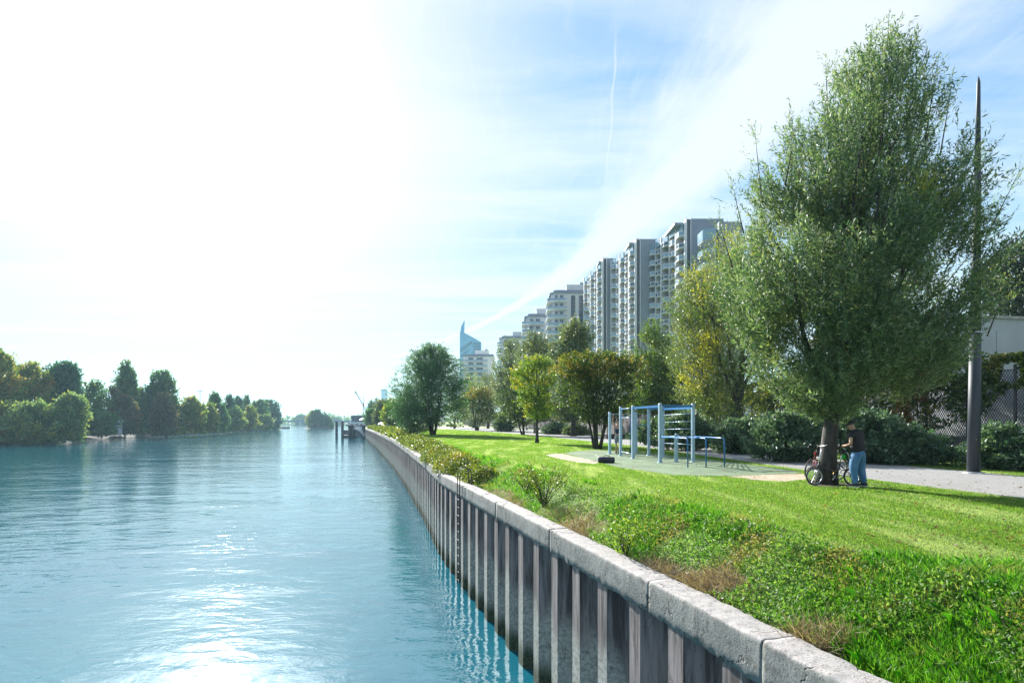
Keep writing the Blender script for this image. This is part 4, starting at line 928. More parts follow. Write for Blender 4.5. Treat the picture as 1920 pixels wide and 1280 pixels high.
# ------------------------------------------------------------------ buildings
def slab(name, label, C0, C1, ew, top, floors, bays, group=None):
    """stepped residential slab: C0 near corner, C1 far corner of the balcony front, ew = width of the blank end wall"""
    C0 = Vector((*C0, 0)); C1 = Vector((*C1, 0)); u = (C1-C0); L = u.length; u /= L; nrm = Vector((-u.y, u.x, 0))   # nrm looks over the river
    if nrm.x > 0: nrm = -nrm
    zg = 5.5; root = thing(name, label, 'building', (C0.x, C0.y, zg), 0, group); H = top-zg; fh = H/floors
    bk = Vector((1, 0, 0))*ew
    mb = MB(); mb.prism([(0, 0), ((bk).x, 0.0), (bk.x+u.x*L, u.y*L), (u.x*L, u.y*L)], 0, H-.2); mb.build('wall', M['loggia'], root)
    mb = MB(); mb.prism([(-.05, -.35), (ew, -.35), (ew, -.004), (-.05, -.004)], 0, H+1.2); mb.build('end_wall', M['end_wall'], root)
    mb = MB(); mb.prism([(-.9, -.42), (-.052, -.42), (-.052, .3), (-.9, .3)], 0, H+1.0); mb.build('window_strip', M['dark_strip'], root)
    mb = MB(); mb.prism([(-1.15, -.5), (-.905, -.5), (-.905, .4), (-1.15, .4)], 0, H+1.3); mb.prism([(-.05, -.5), (.12, -.5), (.12, -.355), (-.05, -.355)], 0, H+1.25); mb.build('corner_fin', M['fin_white'], root)
    mb = MB(); mb.box((u.x*L/2+ew/2, u.y*L/2, H+.15), (abs(u.x*L)+ew-.5, u.y*L-.6, .6)); mb.build('roof', M['roof_grey'], root)
    mb = MB()
    for k in range(2): mb.box((ew*.4+k*2+u.x*L*.5, u.y*L*(.3+.3*k), H+1.6), (1.6, 1.8, 2.6))
    mb.build('chimney', M['fin_white'], root)
    bw = L/bays
    vec = lambda a, b: (u*a+nrm*b)
    # fins between the bays
    for i in range(bays+1):
        a = i*bw; st = .35*(i % 2); mb = MB(); p = [vec(a-.16, 0), vec(a+.16, 0), vec(a+.16, 1.55+st), vec(a-.16, 1.55+st)]
        mb.prism([(q.x, q.y) for q in p], 0, H+.3-i*.15*0); mb.build('fin', M['fin_white'], root)
    mf = [Vector(q) for q in ()]
    proto = []
    for var in range(4):
        kind = var % 2; a0, a1 = (.25, bw-.55) if kind == 0 else (.6, bw-.2)
        out = 2.3 if kind == 0 else 1.9
        pts = [vec(a0, .1), vec(a0, out*.62), vec(a0+(a1-a0)*.35, out), vec(a1-(a1-a0)*.12, out*.92), vec(a1, out*.45), vec(a1, .1)]
        mb = MB(); mb.prism([(q.x, q.y) for q in pts], -.22, 0)
        # sloped underside
        c = sum(pts, Vector())/len(pts); me2 = MB(); slab_o = mb.build('balcony', M['soffit'], None)
        fr = MB(); gl = MB()
        for j in range(1, len(pts)-2+1):
            A, B = pts[j-1 if j == 0 else j], pts[j+1] if j+1 < len(pts) else pts[j]
            fr.bar(A+Vector((0, 0, .02)), B+Vector((0, 0, .02)), .12, .2); fr.bar(A+Vector((0, 0, 1.08)), B+Vector((0, 0, 1.08)), .1, .12)
            fr.bar(A, A+Vector((0, 0, 1.1)), .12); gl.bar(A+Vector((0, 0, .58)), B+Vector((0, 0, .58)), .05, .85) if False else None
            d = (B-A); ang = math.atan2(d.y, d.x); gl.box((A+B)/2+Vector((0, 0, .57)), (max(.1, d.length-.2), .05, .8), rz=ang)
        fo = fr.build('parapet', M['fin_white'], slab_o); go = gl.build('panel', M['glass_panel'] if var < 2 else M['glass_dark'], slab_o)
        # glazing of the loggia behind
        wn = MB(); A, B = vec(a0+.2, .05), vec(a1-.1, .05); d = B-A; wn.box((A+B)/2+Vector((0, 0, 1.25)), (d.length*.6, .1, 2.1), rz=math.atan2(d.y, d.x)); wn.build('glazing', M['glass_dark'], slab_o)
        proto.append(slab_o)
    first = [True]*4; cnt = 0
    for i in range(bays):
        for f in range(floors-1, 0, -1):
            if cnt >= 98: break
            kind = i % 2; kind += 2*(random.random() < .4); pr = proto[kind]; off = u*(i*bw); stag = .0 if i % 2 == 0 else .45*fh
            p = Vector((off.x, off.y, f*fh+.1-stag*.5))
            if first[kind]: b = pr; b.parent = root; b.location = p; first[kind] = False
            else: b = copy_tree(pr, root); b.location = p
            cnt += 1
    # tall glass screens of the top floor
    for i in range(bays):
        mb = MB(); A, B = vec(i*bw+.4, 1.7), vec(i*bw+bw-.4, 1.7); d = B-A; mb.box((A+B)/2+Vector((0, 0, H-.9+(.5 if i % 2 else 0))), (d.length, .1, 2.0), rz=math.atan2(d.y, d.x)); mb.build('top_screen', M['glass_panel'], root)
    return root
G = 'stepped balcony blocks of one long slab'
slab('apartment_block', 'tall grey end wall and balconies of the highest stepped block nearest the willows', (43.2, 138), (39.2, 157), 8.0, PZ(420, 138), 17, 5, G)
slab('apartment_block', 'middle block of the stepped balcony slab with dark corner strip', (34.9, 155.5), (31.8, 173), 5.2, PZ(457, 155.5), 17, 5, G)
slab('apartment_block', 'farthest block of the stepped balcony slab, beside the round cornered apartments', (28.9, 174.5), (26.3, 194), 3.8, PZ(492, 174.5), 17, 5, G)
# set back wing with rounded bay, seen over the nearest block
def back_wing():
    Y = 128; X = PX(1340, Y); r = thing('apartment_block', 'set back wing with rounded top balcony half hidden by the willow crown', 'building', (X, Y, 5.5), 0, G); H = PZ(432, Y)-5.5
    MB().box((3.6, 4, H/2+1), (5.2, 8, H+2)).build('wall', M['end_wall'], r); MB().box((.4, -.25, H/2), (.7, .4, H)).build('window_strip', M['dark_strip'], r); MB().box((.0, -.28, H/2+.1), (.14, .5, H+.6)).build('fin', M['fin_white'], r)
    bp = [( -2.6*math.cos(a)-.2, -1.6*math.sin(a)) for a in [i*math.pi/12 for i in range(13)]]; bp = [(-.2+min(0, x+.2), y) for x, y in bp][:7]+[(-.2, -1.6), (-.2, 3)]+[(-2.8, 3)]
    for k in range(6):
        z = H-2.6-k*3.0
        s = MB().prism(bp, z, z+.25).build('balcony', M['soffit'], r)
        MB().prism([(x*1.02, y*1.02) for x, y in bp], z+.25, z+(2.6 if k == 0 else 1.25)).build('parapet', M['glass_panel'], s)
    MB().box((3.5, -1.8, H-3.5), (2.6, 3, 4)).build('penthouse', M['fin_white'], r)
back_wing()

def round_block(name, label, pxs, Y, ytop, floors, mat, rows_vis, strips=(), group=None, roofh=1.4, setback=0):
    x0, x1 = PX(pxs[0], Y), PX(pxs[1], Y); zg = 5.5; H = PZ(ytop, Y)-zg; w = x1-x0
    r = thing(name, label, 'building', (x0, Y, zg), 0, group); MB().prism([(1.2, 0), (w, 0), (w, 14), (0, 14), (0, 1.6)], 0, H).build('wall', mat, r)
    mb = MB(); mb.prism([(1.6, .6), (w-.3, .6), (w-.3, 13), (.8, 13), (.8, 2)], H+roofh*.2, H+roofh); mb.prism([(.9, -.5), (w+.2, -.5), (w+.2, 14.2), (-.6, 14.2), (-.6, 1.2)], H, H+roofh*.3); mb.build('roof', M['roof_grey'], r)
    MB().box((w*.6, 5, H+roofh+1.2), (w*.45, 5, 2.4)).build('penthouse', mat, r); MB().box((w*.75, 4, H+roofh+2.9), (1.2, 1.2, 1)).build('vent', M['roof_grey'], r)
    fh = H/floors; bl = w*rows_vis
    for f in range(floors-1, max(0, floors-12), -1):
        z = f*fh; R_ = 2.2; pts = [(-1.6, 9), (-1.6, 1.0)]+[(-.4-1.2*math.cos(a), .2-1.5*math.sin(a)) for a in [j*math.pi/10 for j in range(6)]]+[(bl, -1.3), (bl, .3), (.3, 1.6), (.2, 9)]
        s = MB().prism(pts, z-.25, z).build('balcony', M['fin_white'], r)
        g = MB()
        for j in range(len(pts)-4):
            a, b = Vector((*pts[j], z+.55)), Vector((*pts[j+1], z+.55)); d = b-a
            if d.length > .01: g.box((a+b)/2, (d.length, .06, .9), rz=math.atan2(d.y, d.x))
        g.build('railing', M['glass_panel'], s)
        for (a, b) in ((.22, .42), (.55, .8)):
            wv = MB().box((bl*(a+b)/2, -.03, z+1.35), (bl*(b-a)+.2, .08, 2.2)).build('window', M['fin_white'], r); MB().box((bl*(a+b)/2, -.09, z+1.35), (bl*(b-a), .06, 2.0)).build('pane', M['glass_dark'], wv)
        sd_ = MB().box((-.02+.0, 5, z+1.35), (.3, 5, 2.0)).build('side_window', M['glass_dark'], r)
    for (a, b) in strips:
        MB().box((w*(a+b)/2, -.06, H/2), (w*(b-a), .14, H-1.5)).build('window_strip', M['dark_strip'], r)
        mb = MB()
        for k in range(1, floors): mb.box((w*(a+b)/2, -.15, k*fh), (w*(b-a), .05, .35))
        mb.build('spandrel', M['tower_band'], r)
round_block('apartment_building', 'pale apartment building with curved corner balconies and two dark window strips', (1034, 1112), 206, 550, 16, M['pale_wall'], .36, ((.47, .57), (.66, .76)))
round_block('apartment_building', 'lower apartment building with curved balconies stepping down toward the glass tower', (986, 1040), 228, 594, 14, M['pale_wall'], .62)
round_block('apartment_building', 'flat roofed pale block partly hidden by the grey green trees', (938, 1000), 300, 634, 14, M['pale_wall'], .5, ((.7, .8),))
round_block('apartment_building', 'white balcony block below the pointed glass tower', (868, 926), 330, 668, 13, M['fin_white'], .8)
def glass_tower():
    Y = 620; X = PX(862, Y); r = thing('glass_tower', 'blue glass tower with slanted top and tall pointed spire', 'skyscraper', (X, Y, 5)); U = lambda px, py: (PX(px, Y)-X, PZ(py, Y)-5)
    pr = [U(862, 790), (U(902, 790)), U(902, 641), U(872, 624), U(866, 621), U(862, 622)]
    n = len(pr); D = 22; mb = MB(); mb.add([(x, 0, z) for x, z in pr]+[(x, D, z) for x, z in pr], [tuple(range(n)), tuple(reversed(range(n, 2*n)))]+[(i, n+i, n+(i+1) % n, (i+1) % n) for i in range(n)]); mb.build('wall', M['tower_glass'], r)
    a, b, c = U(862.5, 624), U(870, 620), U(870.5, 598)
    mb = MB(); mb.add([(a[0], 3, a[1]), (b[0], 3, b[1]), (b[0], 8, b[1]), (a[0], 8, a[1]), (c[0], 5, c[1]), (a[0]+.7, 3, a[1]+7.5), (a[0]+.7, 7, a[1]+7.5)], [(0, 1, 4), (0, 4, 5), (1, 2, 4), (2, 3, 6), (2, 6, 4), (3, 0, 5, 6), (5, 4, 6)]); mb.build('spire', M['tower_glass'], r)
    mb = MB(); x0, _ = U(887.5, 0); x1, _ = U(901.5, 0)
    for i in range(24):
        z = PZ(644+i*5.2, Y)-5; mb.box(((x0+x1)/2, -.3, z), (x1-x0, .6, 1.4))
    mb.build('window_band', M['tower_band'], r)
    mb = MB()
    for k, (pa, pb) in enumerate((((863, 655), (884, 640)), ((863, 660), (886, 641)), ((863, 668), (880, 655)))):
        A, B = U(*pa), U(*pb); mb.bar((A[0], -.4, A[1]), (B[0], -.4, B[1]), .4, .9)
    mb.build('diagonal_band', M['tower_band'], r)
    Y = 2000; X = PX(720.5, Y); r = thing('round_tower', 'slender pale blue cylindrical tower fading in the far distance', 'skyscraper', (X, Y, 4)); H = PZ(730, Y)-4
    MB().tube([(0, 0, 0), (0, 0, H)], 10.3, 28).build('shaft', M['tower_glass'], r)
    mb = MB()
    for k in range(12): a = math.pi+k*math.pi/11; mb.box((10.4*math.cos(a), 10.4*math.sin(a), H/2), (1.1, .6, H-2), rz=a+math.pi/2)
    mb.build('window_strip', M['tower_band'], r); MB().tube([(0, 0, H), (0, 0, H+1.5)], 10.8, 28).build('roof_rim', M['fin_white'], r)
glass_tower()
def grey_building():
    r = thing('concrete_building', 'plain light grey concrete building behind the fence at the edge of the picture', 'building', (25.5, 37, 5.4)); H = PZ(601, 37)-5.4
    mb = MB(); mb.add([(0, 0, 0), (24, 0, 0), (24, 0, H-.4), (0, 0, H+.3), (0, 12, 0), (24, 12, 0), (24, 12, H-.4), (0, 12, H+.3)], [(0, 1, 2, 3), (7, 6, 5, 4), (3, 2, 6, 7), (0, 3, 7, 4), (1, 5, 6, 2)]); mb.build('wall', M['bld_grey'], r)
    mb = MB(); mb.add([(-.1, -.12, H+.3), (24.1, -.12, H-.4), (24.1, 12.1, H-.4), (-.1, 12.1, H+.3), (-.1, -.12, H+.48), (24.1, -.12, H-.22), (24.1, 12.1, H-.22), (-.1, 12.1, H+.48)], [(3, 2, 1, 0), (4, 5, 6, 7), (0, 1, 5, 4), (3, 0, 4, 7), (1, 2, 6, 5)]); mb.build('roof_edge', M['concrete'], r)
    mb = MB()
    for k in range(1, 8): mb.box((k*3, -.012, H/2-.3), (.03, .02, H-.8))
    mb.build('panel_joint', M['roof_grey'], r)
grey_building()

# ------------------------------------------------------------------ boundary fence and wall
def fence_line():
    root = thing('mesh_fence', 'long steel mesh fence with dark posts on a low plinth behind the path', 'fence', (float(fx(22)), 22, 0)); o0 = Vector(root.location)
    ys = [8.5]
    while ys[-1] < 46: ys.append(ys[-1]+1.95)
    pts = [Vector((float(fx(y)), y, 0))-o0 for y in ys]
    mb = MB()
    for a, b in zip(pts, pts[1:]): mb.bar(a+Vector((0, 0, 4.95)), b+Vector((0, 0, 4.95)), .25, .95)
    pl = MB()
    for a, b in zip(pts, pts[1:]):
        d = b-a; pl.box((a+b)/2+Vector((0, 0, 4.95)), (d.length+.02, .28, 1.0), rz=math.atan2(d.y, d.x))
    pl.build('plinth', M['wall_plum'], root)
    for a in pts: MB().box(a+Vector((0, 0, 7.0)), (.09, .09, 3.1), rz=.3).build('post', M['fence_post'], root)
    for a, b in zip(pts, pts[1:]):
        mb = MB(); d = (b-a); L = d.length-.1; u = d.normalized(); z0, z1 = 5.5, 8.4; Hh = z1-z0
        A = a+u*.05; n = 17
        for k in range(-n, n):   # expanded metal: crossed diagonal strands
            for s in (1, -1):
                x0 = k*L/n; x1 = x0+L*.9; zA, zB = z0, z1
                t0 = max(0, -x0/(x1-x0)); t1 = min(1, (L-x0)/(x1-x0))
                if t1 <= t0: continue
                xa, xb = x0+(x1-x0)*t0, x0+(x1-x0)*t1; za, zb = z0+Hh*t0, z0+Hh*t1
                if s < 0: za, zb = z1-Hh*t0, z1-Hh*t1
                mb.bar(A+u*xa+Vector((0, 0, za)), A+u*xb+Vector((0, 0, zb)), .028, .018)
        for z in (z0, z1): mb.bar(A+Vector((0, 0, z)), A+u*L+Vector((0, 0, z)), .05)
        mb.build('mesh_panel', M['fence_metal'], root)
    r2 = thing('boundary_wall', 'boundary wall with shade painted into its dark colour running along the path behind the tree row', 'wall', (float(fx(47)), 47, 0)); o1 = Vector(r2.location)
    ys = np.concatenate([np.arange(46, 120, 6), np.arange(120, 260, 20)]); P = [Vector((float(fx(y))-.3, y, 0))-o1 for y in ys]; mb = MB(); cp = MB(); pi_ = MB()
    for a, b in zip(P, P[1:]):
        d = b-a; rz = math.atan2(d.y, d.x); mb.box((a+b)/2+Vector((0, 0, 6.5)), (d.length+.02, .3, 4.2), rz=rz); cp.box((a+b)/2+Vector((0, 0, 8.66)), (d.length+.02, .42, .12), rz=rz)
        nn = max(1, int(d.length/3))
        for k in range(nn): pi_.box(a+d*(k/nn)+Vector((0, 0, 6.5)), (.35, .42, 4.15), rz=rz)
    mb.build('wall_panel', M['wall_plum'], r2); cp.build('coping', M['concrete'], r2); pi_.build('pilaster', M['wall_plum'], r2)
    # a plain building wall glimpsed through the mesh
    w = thing('retaining_wall', 'pale grey retaining wall seen through the mesh of the fence', 'wall', (float(fx(25))+3.2, 25, 5.4)); mb = MB()
    pp = [Vector((float(fx(y))+3.0-float(fx(25))-3.2, y-25, 0)) for y in (10, 20, 28, 46)]
    for a, b in zip(pp, pp[1:]):
        d = b-a; mb.box((a+b)/2+Vector((0, 0, 1.5)), (d.length+.05, .3, 3), rz=math.atan2(d.y, d.x))
    mb.build('wall_face', M['bld_grey'], w)
fence_line()

def leaf_mass(name, label, pts, mat, L, Wd, kind='stuff', parent=None, seed=0, flat=.35, cat=None, group=None):
    r = np.random.default_rng(seed); n = len(pts); D = unit(r.normal(0, 1, pts.shape)+np.array([0, 0, .3])); N_ = unit(r.normal(0, 1, pts.shape)*(1-flat)+np.array([-.1, -.2, 1])*flat)
    s = .6+.8*r.random(n); V, F = leaf_quads(pts, D, N_, L*s, Wd*s); o = mesh_np(name, V, F, mat, parent)
    setp(o, label, cat, group, kind); return o
def vines():
    r = np.random.default_rng(9)
    # creeper over the top of the fence
    n = 75000; y = r.uniform(8.5, 46, n); dens = vnoise(np.stack([y*.5, y*0, y*0], 1), 3); z = 8.7-r.random(n)**1.4*(1.1+3.0*dens)
    y2 = y+r.normal(0, .05, n); x = fx(y2)-r.random(n)**1.3*.75*(.4+dens)+.1; z += .5*r.random(n)*dens+.3
    k = vnoise(np.stack([x*2, y*2, z*2], 1), 8) > .38
    leaf_mass('climbing_vine', None, np.stack([x, y2, z], 1)[k], M['ivy'], .14, .12, seed=1)
    # creeper leaves on the boundary wall
    n = 9000; y = r.uniform(46, 190, n); z = 8.9-r.random(n)**1.5*3.2*vnoise(np.stack([y*.13, y*0, y*0], 1), 4); x = fx(y)-.5-r.random(n)*.6
    leaf_mass('wall_creeper', None, np.stack([x, y, z], 1), M['ivy'], .35, .28, seed=2)
    # rust coloured creeper hanging at one bay
    n = 2600; c = (PX(1698, 27.5), 27.5); root = thing('rust_vine', 'rust coloured climbing vine hanging on the mesh fence', 'vine', (c[0], c[1]-.2, 5.4)); x = r.normal(0, .38, n); z = r.random(n)**.8*3.1; keep = vnoise(np.stack([x*3, z*1.4, z*0], 1), 2) > .35
    st = MB()
    for k in range(6): st.tube([(-.5+k*.2, .1, 0), (-.45+k*.2+r.normal(0, .1), .05, 1.5), (-.4+k*.17+r.normal(0, .15), .05, 3)], [.02, .014, .006], 5)
    st.build('stem', M['bark'], root); leaf_mass('foliage', None, np.stack([x, x*0-.05-r.random(n)*.25, z], 1)[keep], M['rust_vine'], .12, .09, kind=None, parent=root, seed=3)
    # low ivy strip between the path verge and the fence
    n = 60000; y = r.uniform(12, 62, n)**1.0; f = fx(y); up = np.interp(y, [3, 10, 17.6, 23.1, 31.5, 40, 51.8, 75], [17.6, 16.8, 15.9, 14.85, 13.6, 12.8, 11.6, 9.5]); t = r.random(n)
    x = up+1.25+t*(f-up-1.3); h = .25+.55*vnoise(np.stack([x*.8, y*.8, x*0], 1), 5); z = LAWN+h*r.random(n)**.5
    leaf_mass('ground_ivy', None, np.stack([x, y, z], 1), M['laurel'], .11, .07, seed=4, flat=.5)
vines()

def shrub(label, px, Y, yb, yt, hw, mat='laurel', n=900, per=9, L=.13, Wd=.06, zb=LAWN, seed=0, flower=0, slen=.4, group='shrubs along the fence', name='shrub', up=.5, depth=.7):
    X = PX(px, Y); zb = zb if zb is not None else PZ(yb, Y); root = thing(name, label, 'shrub', (X, Y, zb), 0, group)
    rows = [(yb, px-hw*.75, px+hw*.75), (yb-(yb-yt)*.3, px-hw, px+hw), (yb-(yb-yt)*.65, px-hw*.85, px+hw*.85), (yt, px-hw*.4, px+hw*.35)]
    prof = outline(rows, Y, zb, X); prof[0] = (.08, prof[0][1], prof[0][2])
    limbs(root, prof, .1, .05, 10, seed, 4, spreadr=hw/FOC*Y*.4, sides=5)
    foliage('foliage', root, prof, M[mat], n, per, slen, L, Wd, seed=seed, up=up, rough=.6, depth=depth, flat=.3, shell=.42, gf=1.4, gap=.40)
    if flower:
        r = random.Random(seed)
        for k in range(flower):
            mb = MB(); c = Vector((r.uniform(-.45, .5), -.7+r.uniform(-.1, .1), prof[-1][0]*.8+r.uniform(-.2, .25)))
            for j in range(6): mb.ball(c+Vector((r.uniform(-.06, .06), r.uniform(-.06, .06), r.uniform(-.05, .05))), .06, (1, 1, .7), 7, 5)
            mb.build('flower', M['flower'], root)
SH = [('broad glossy laurel shrub just beyond the thick willow trunk', 1480, 24.5, 852, 778, 58), ('glossy laurel shrub behind the man in jeans', 1625, 23.5, 858, 775, 52), ('laurel shrub between the climbing frame and the trunk', 1395, 30, 842, 790, 42),
      ('dense shrub behind the wall bars of the climbing frame', 1290, 34, 838, 775, 42), ('low pale leaved shrub right of the laurel row', 1705, 22.5, 868, 812, 48), ('dark leafy bush by the foot of the tall mast', 1880, 20.3, 868, 805, 46),
      ('round shrub at the foot of the boundary wall', 1235, 42, 828, 790, 26), ('small shrub beside the thin white pole', 1045, 76, 812, 796, 20), ('pale green shrub near the far bench', 1080, 70, 815, 800, 16), ('small shrub near the twin stemmed tree', 945, 95, 808, 782, 16)]
for i, (lab, px, Y, yb, yt, hw) in enumerate(SH):
    big = Y < 36; shrub(lab, px, Y, yb, yt, hw*1.28, 'laurel' if i not in (8,) else 'willow_grey', n=int(2300 if big else 700), L=.15 if big else .25, Wd=.065 if big else .12, seed=150+i, slen=.4 if big else .7)
shrub('dark rose bush with two red blooms under the yellowing willow', 1372, 34, 838, 782, 26, 'dark', 700, seed=170, flower=3, L=.12)

# hedge on the bank, between quay and lawn
def bank_plants():
    r = np.random.default_rng(21)
    def hedge(label, Ya, Yb, h, w, n, L, mat, seed, off=1.1, sub=1.0):
        ya = r.uniform(0, 1, n); Y = Ya+(Yb-Ya)*ya; X0 = wx(Y)
        kk = .55+.75*vnoise(np.stack([Y*.9/sub, Y*0, Y*0+seed], 1), seed); th = r.random(n)*np.pi; rho = r.random(n)**.35
        dx = off+w*np.cos(th)*rho*kk; z = lawn_z(X0+off, Y)-.1+h*np.sin(th)*rho*kk; P = np.stack([X0+dx, Y, z], 1)
        g = vnoise(P*2.2/sub, seed+1)*.6+vnoise(P*5/sub, seed+2)*.4; P = P[g > .38]
        root = thing('river_hedge', label, 'hedge', (float(wx(Ya)+off), Ya, 3.9), 0, 'hedge sections along the quay'); P = P-np.array([float(wx(Ya)+off), Ya, 3.9])
        leaf_mass('foliage', None, P, M[mat], L, L*.6, kind=None, parent=root, seed=seed)
        st = MB()
        for k in range(26):
            t = r.random(); Yk = Ya+(Yb-Ya)*t; b = Vector((float(wx(Yk))+off-root.location.x+r.normal(0, w*.3), Yk-Ya, -.15)); st.tube([b, b+Vector((r.normal(0, .12), r.normal(0, .12), h*.5)), b+Vector((r.normal(0, .3), r.normal(0, .3), h*.95))], [.016, .01, .004], 5, cap=False)
        st.build('stem', M['bark_dark'], root)
    hedge('bushy yellow green hedge hanging over the coping where the wall bends', 21.5, 36, .85, 1.15, 30000, .085, 'hedge', 31)
    hedge('middle stretch of the yellow green hedge before the drooping willow', 36, 68, .8, 1.3, 26000, .13, 'hedge', 32, 1.3, 1.6)
    hedge('far stretch of low hedge leading to the jetty', 68, 190, .9, 1.6, 22000, .3, 'hedge', 33, 1.6, 4)
    # single plants of the bank
    def plant(label, px, py, Y, h, w, n, mat, seed, stemmy=14, L=.05):
        X = PX(px, Y); z = float(lawn_z(np.array([X]), np.array([Y]))[0]); root = thing('bank_shrub', label, 'shrub', (X, Y, z), 0, 'small shrubs on the bank'); rr = random.Random(seed); st = MB(); Ps = []; Ds = []
        for k in range(stemmy):
            a = rr.uniform(0, 6.28); l = rr.uniform(.5, 1)*w; p = [Vector((0, 0, -.05)), Vector((math.cos(a)*l*.35, math.sin(a)*l*.35, h*rr.uniform(.3, .5))), Vector((math.cos(a)*l, math.sin(a)*l, h*rr.uniform(.6, 1.05)))]
            st.tube(p, [.011, .007, .002], 5, cap=False)
            for j in range(n//stemmy):
                t = rr.random()**.6; q = p[0].lerp(p[1], t) if rr.random() < .25 else p[1].lerp(p[2], t); Ps.append(tuple(q+Vector((rr.gauss(0, .05), rr.gauss(0, .05), rr.gauss(0, .05)))))
        st.build('stem', M['bark_dark'], root); leaf_mass('foliage', None, np.array(Ps), M[mat], L, L*.62, kind=None, parent=root, seed=seed)
    plant('leggy yellow green bush rising above the dry brush', 1020, 905, 15.6, 1.15, .85, 1500, 'hedge', 41, 26)
    plant('small bush with bare twisted stems close to the coping', 1172, 1000, 10.2, .78, .55, 900, 'lime', 42, 15)
    plant('low leafy bush beside the leggy yellow green one', 985, 900, 17.8, .7, .6, 700, 'hedge', 43, 16)
    def dryness(X, Y, d):
        q = 0*X
        for (yc, dc, sy, sdd) in ((8.1, .85, .8, .38), (13.6, .9, 1.5, .5), (18.8, .7, 1.0, .3)): q = q+np.exp(-((Y-yc)/sy)**2-((d-dc)/sdd)**2)
        return np.clip(q*(.15+1.6*vnoise(np.stack([X*2.6, Y*2.6, 0*X], 1), 88)), 0, 1)
    # undergrowth along the bank: weeds, dry stems, long grass
    def pick(n, Y0, Y1, d0, d1, pw=2.0):
        u = r.random(n); Y = 1/np.power(1/Y0**(pw-1)*(1-u)+u/Y1**(pw-1), 1/(pw-1)) if pw != 1 else Y0*(Y1/Y0)**u
        d = r.uniform(d0, d1, n); X = wx(Y)+d; return X, Y, d
    X, Y, d = pick(60000, 3.2, 45, .5, 2.0); f = vnoise(np.stack([X*.9, Y*.55, X*0], 1), 51); near = Y < 5.6
    dr = dryness(X, Y, d); k = (f+.10 > .40+dr*.5) & ~(near & (f < .6)); X, Y, d = X[k], Y[k], d[k]; hgt = .10+.16*vnoise(np.stack([X*2, Y*2, X*0], 1), 52); z = lawn_z(X, Y)+hgt*r.random(len(X))**.6
    leaf_mass('bank_weeds', None, np.stack([X, Y, z], 1), M['weed'], .046, .026, seed=51, flat=.35)
    X, Y, d = pick(90000, 4.2, 40, .48, 1.9); f = vnoise(np.stack([X*.9, Y*.55, X*0], 1), 51); k = (dryness(X, Y, d) > .25+.5*r.random(len(X))) | ((f < .34) & (d < 1.0) & (Y > 6)); X, Y, d = X[k], Y[k], d[k]; n = len(X); z = lawn_z(X, Y)+r.random(n)*.05
    P = np.stack([X, Y, z], 1); D = unit(r.normal(0, 1, P.shape)*np.array([1, 1, .45])+np.array([0, 0, .35])); V, F = leaf_quads(P, D, unit(r.normal(0, 1, P.shape)), .16+.22*r.random(n), .006+.004*r.random(n)); setp(mesh_np('dry_brush', V, F, M['straw']), kind='stuff')
    # blades: three-vertex strips
    def blades(name, X, Y, hmin, hmax, w, mat, lean, seed):
        rr = np.random.default_rng(seed); n = len(X); z = lawn_z(X, Y); a = rr.random(n)*6.283; h = hmin+(hmax-hmin)*rr.random(n)**1.3; wd = w*(.7+.6*rr.random(n))*np.maximum(1, Y/9); h = h*np.clip(Y/35, 1, 2)
        b = np.stack([X, Y, z], 1); s = np.stack([np.cos(a), np.sin(a), 0*a], 1)*(wd/2)[:, None]; la = rr.random(n)*6.283; ln = np.stack([np.cos(la), np.sin(la), 0*a], 1)*(h*lean*rr.random(n))[:, None]
        mid = b+ln*.35+np.stack([0*h, 0*h, h*.6], 1); tip = b+ln+np.stack([0*h, 0*h, h*(1-.3*lean*rr.random(n))], 1)
        V = np.stack([b-s, b+s, mid+s*.8, tip, mid-s*.8], 1).reshape(-1, 3); F = np.arange(5*n).reshape(n, 5)
        setp(mesh_np(name, V, F, mat), kind='stuff')
    # tall grass at the bank's top and in front
    X, Y, d = pick(90000, 3.3, 40, .7, 2.35); k = ((vnoise(np.stack([X*.7, Y*.5, X*0], 1), 61) > .38) | (Y < 6.2)) & (dryness(X, Y, d) < .35); X, Y = X[k], Y[k]
    blades('long_grass', X, Y, .07, .22, .007, M['long_blade'], .9, 61)
    X, Y, d = pick(26000, 3.2, 6.6, .6, 3.2, 1); blades('rank_grass', X, Y, .08, .26, .008, M['long_blade'], 1.0, 62)
    # mown lawn
    n = 760000; u = r.random(n); Y0, Y1 = 4.0, 120.0; Y = Y0*(Y1/Y0)**u; hw = Y*.92; xl = wx(Y)+1.7; xr = np.minimum(Y*.95, np.interp(Y, [3, 12.5, 16.5, 23.3, 38.6, 49, 68, 90.7, 125], [14.5, 11.26, 10.5, 10.0, 8.7, 6.5, 3, -3.4, -14]))
    X = xl+(xr-xl)*r.random(n); keep = (xr > xl) & ~in_poly(X, Y, PAD) & ~in_poly(X, Y, SAND1) & ~in_poly(X, Y, SAND2) & ~in_poly(X, Y, PATH_POLY)
    for w_ in WORN: keep &= ~(in_poly(X, Y, w_) & (r.random(n) < .85))
    keep &= ~((vnoise(np.stack([X*1.7, Y*1.7, X*0], 1), 91) > .80) & (r.random(n) < .7)); X, Y = X[keep], Y[keep]
    blades('lawn_grass', X, Y, .018, .05, .007, M['blade'], .9, 63)
    # verge grass beyond the path
    n = 60000; Y = 12*(50/12)**r.random(n); up = np.interp(Y, [3, 10, 17.6, 23.1, 31.5, 40, 51.8, 75], [17.6, 16.8, 15.9, 14.85, 13.6, 12.8, 11.6, 9.5]); X = up+r.random(n)*1.5
    blades('verge_grass', X, Y, .02, .06, .008, M['blade'], .9, 64)
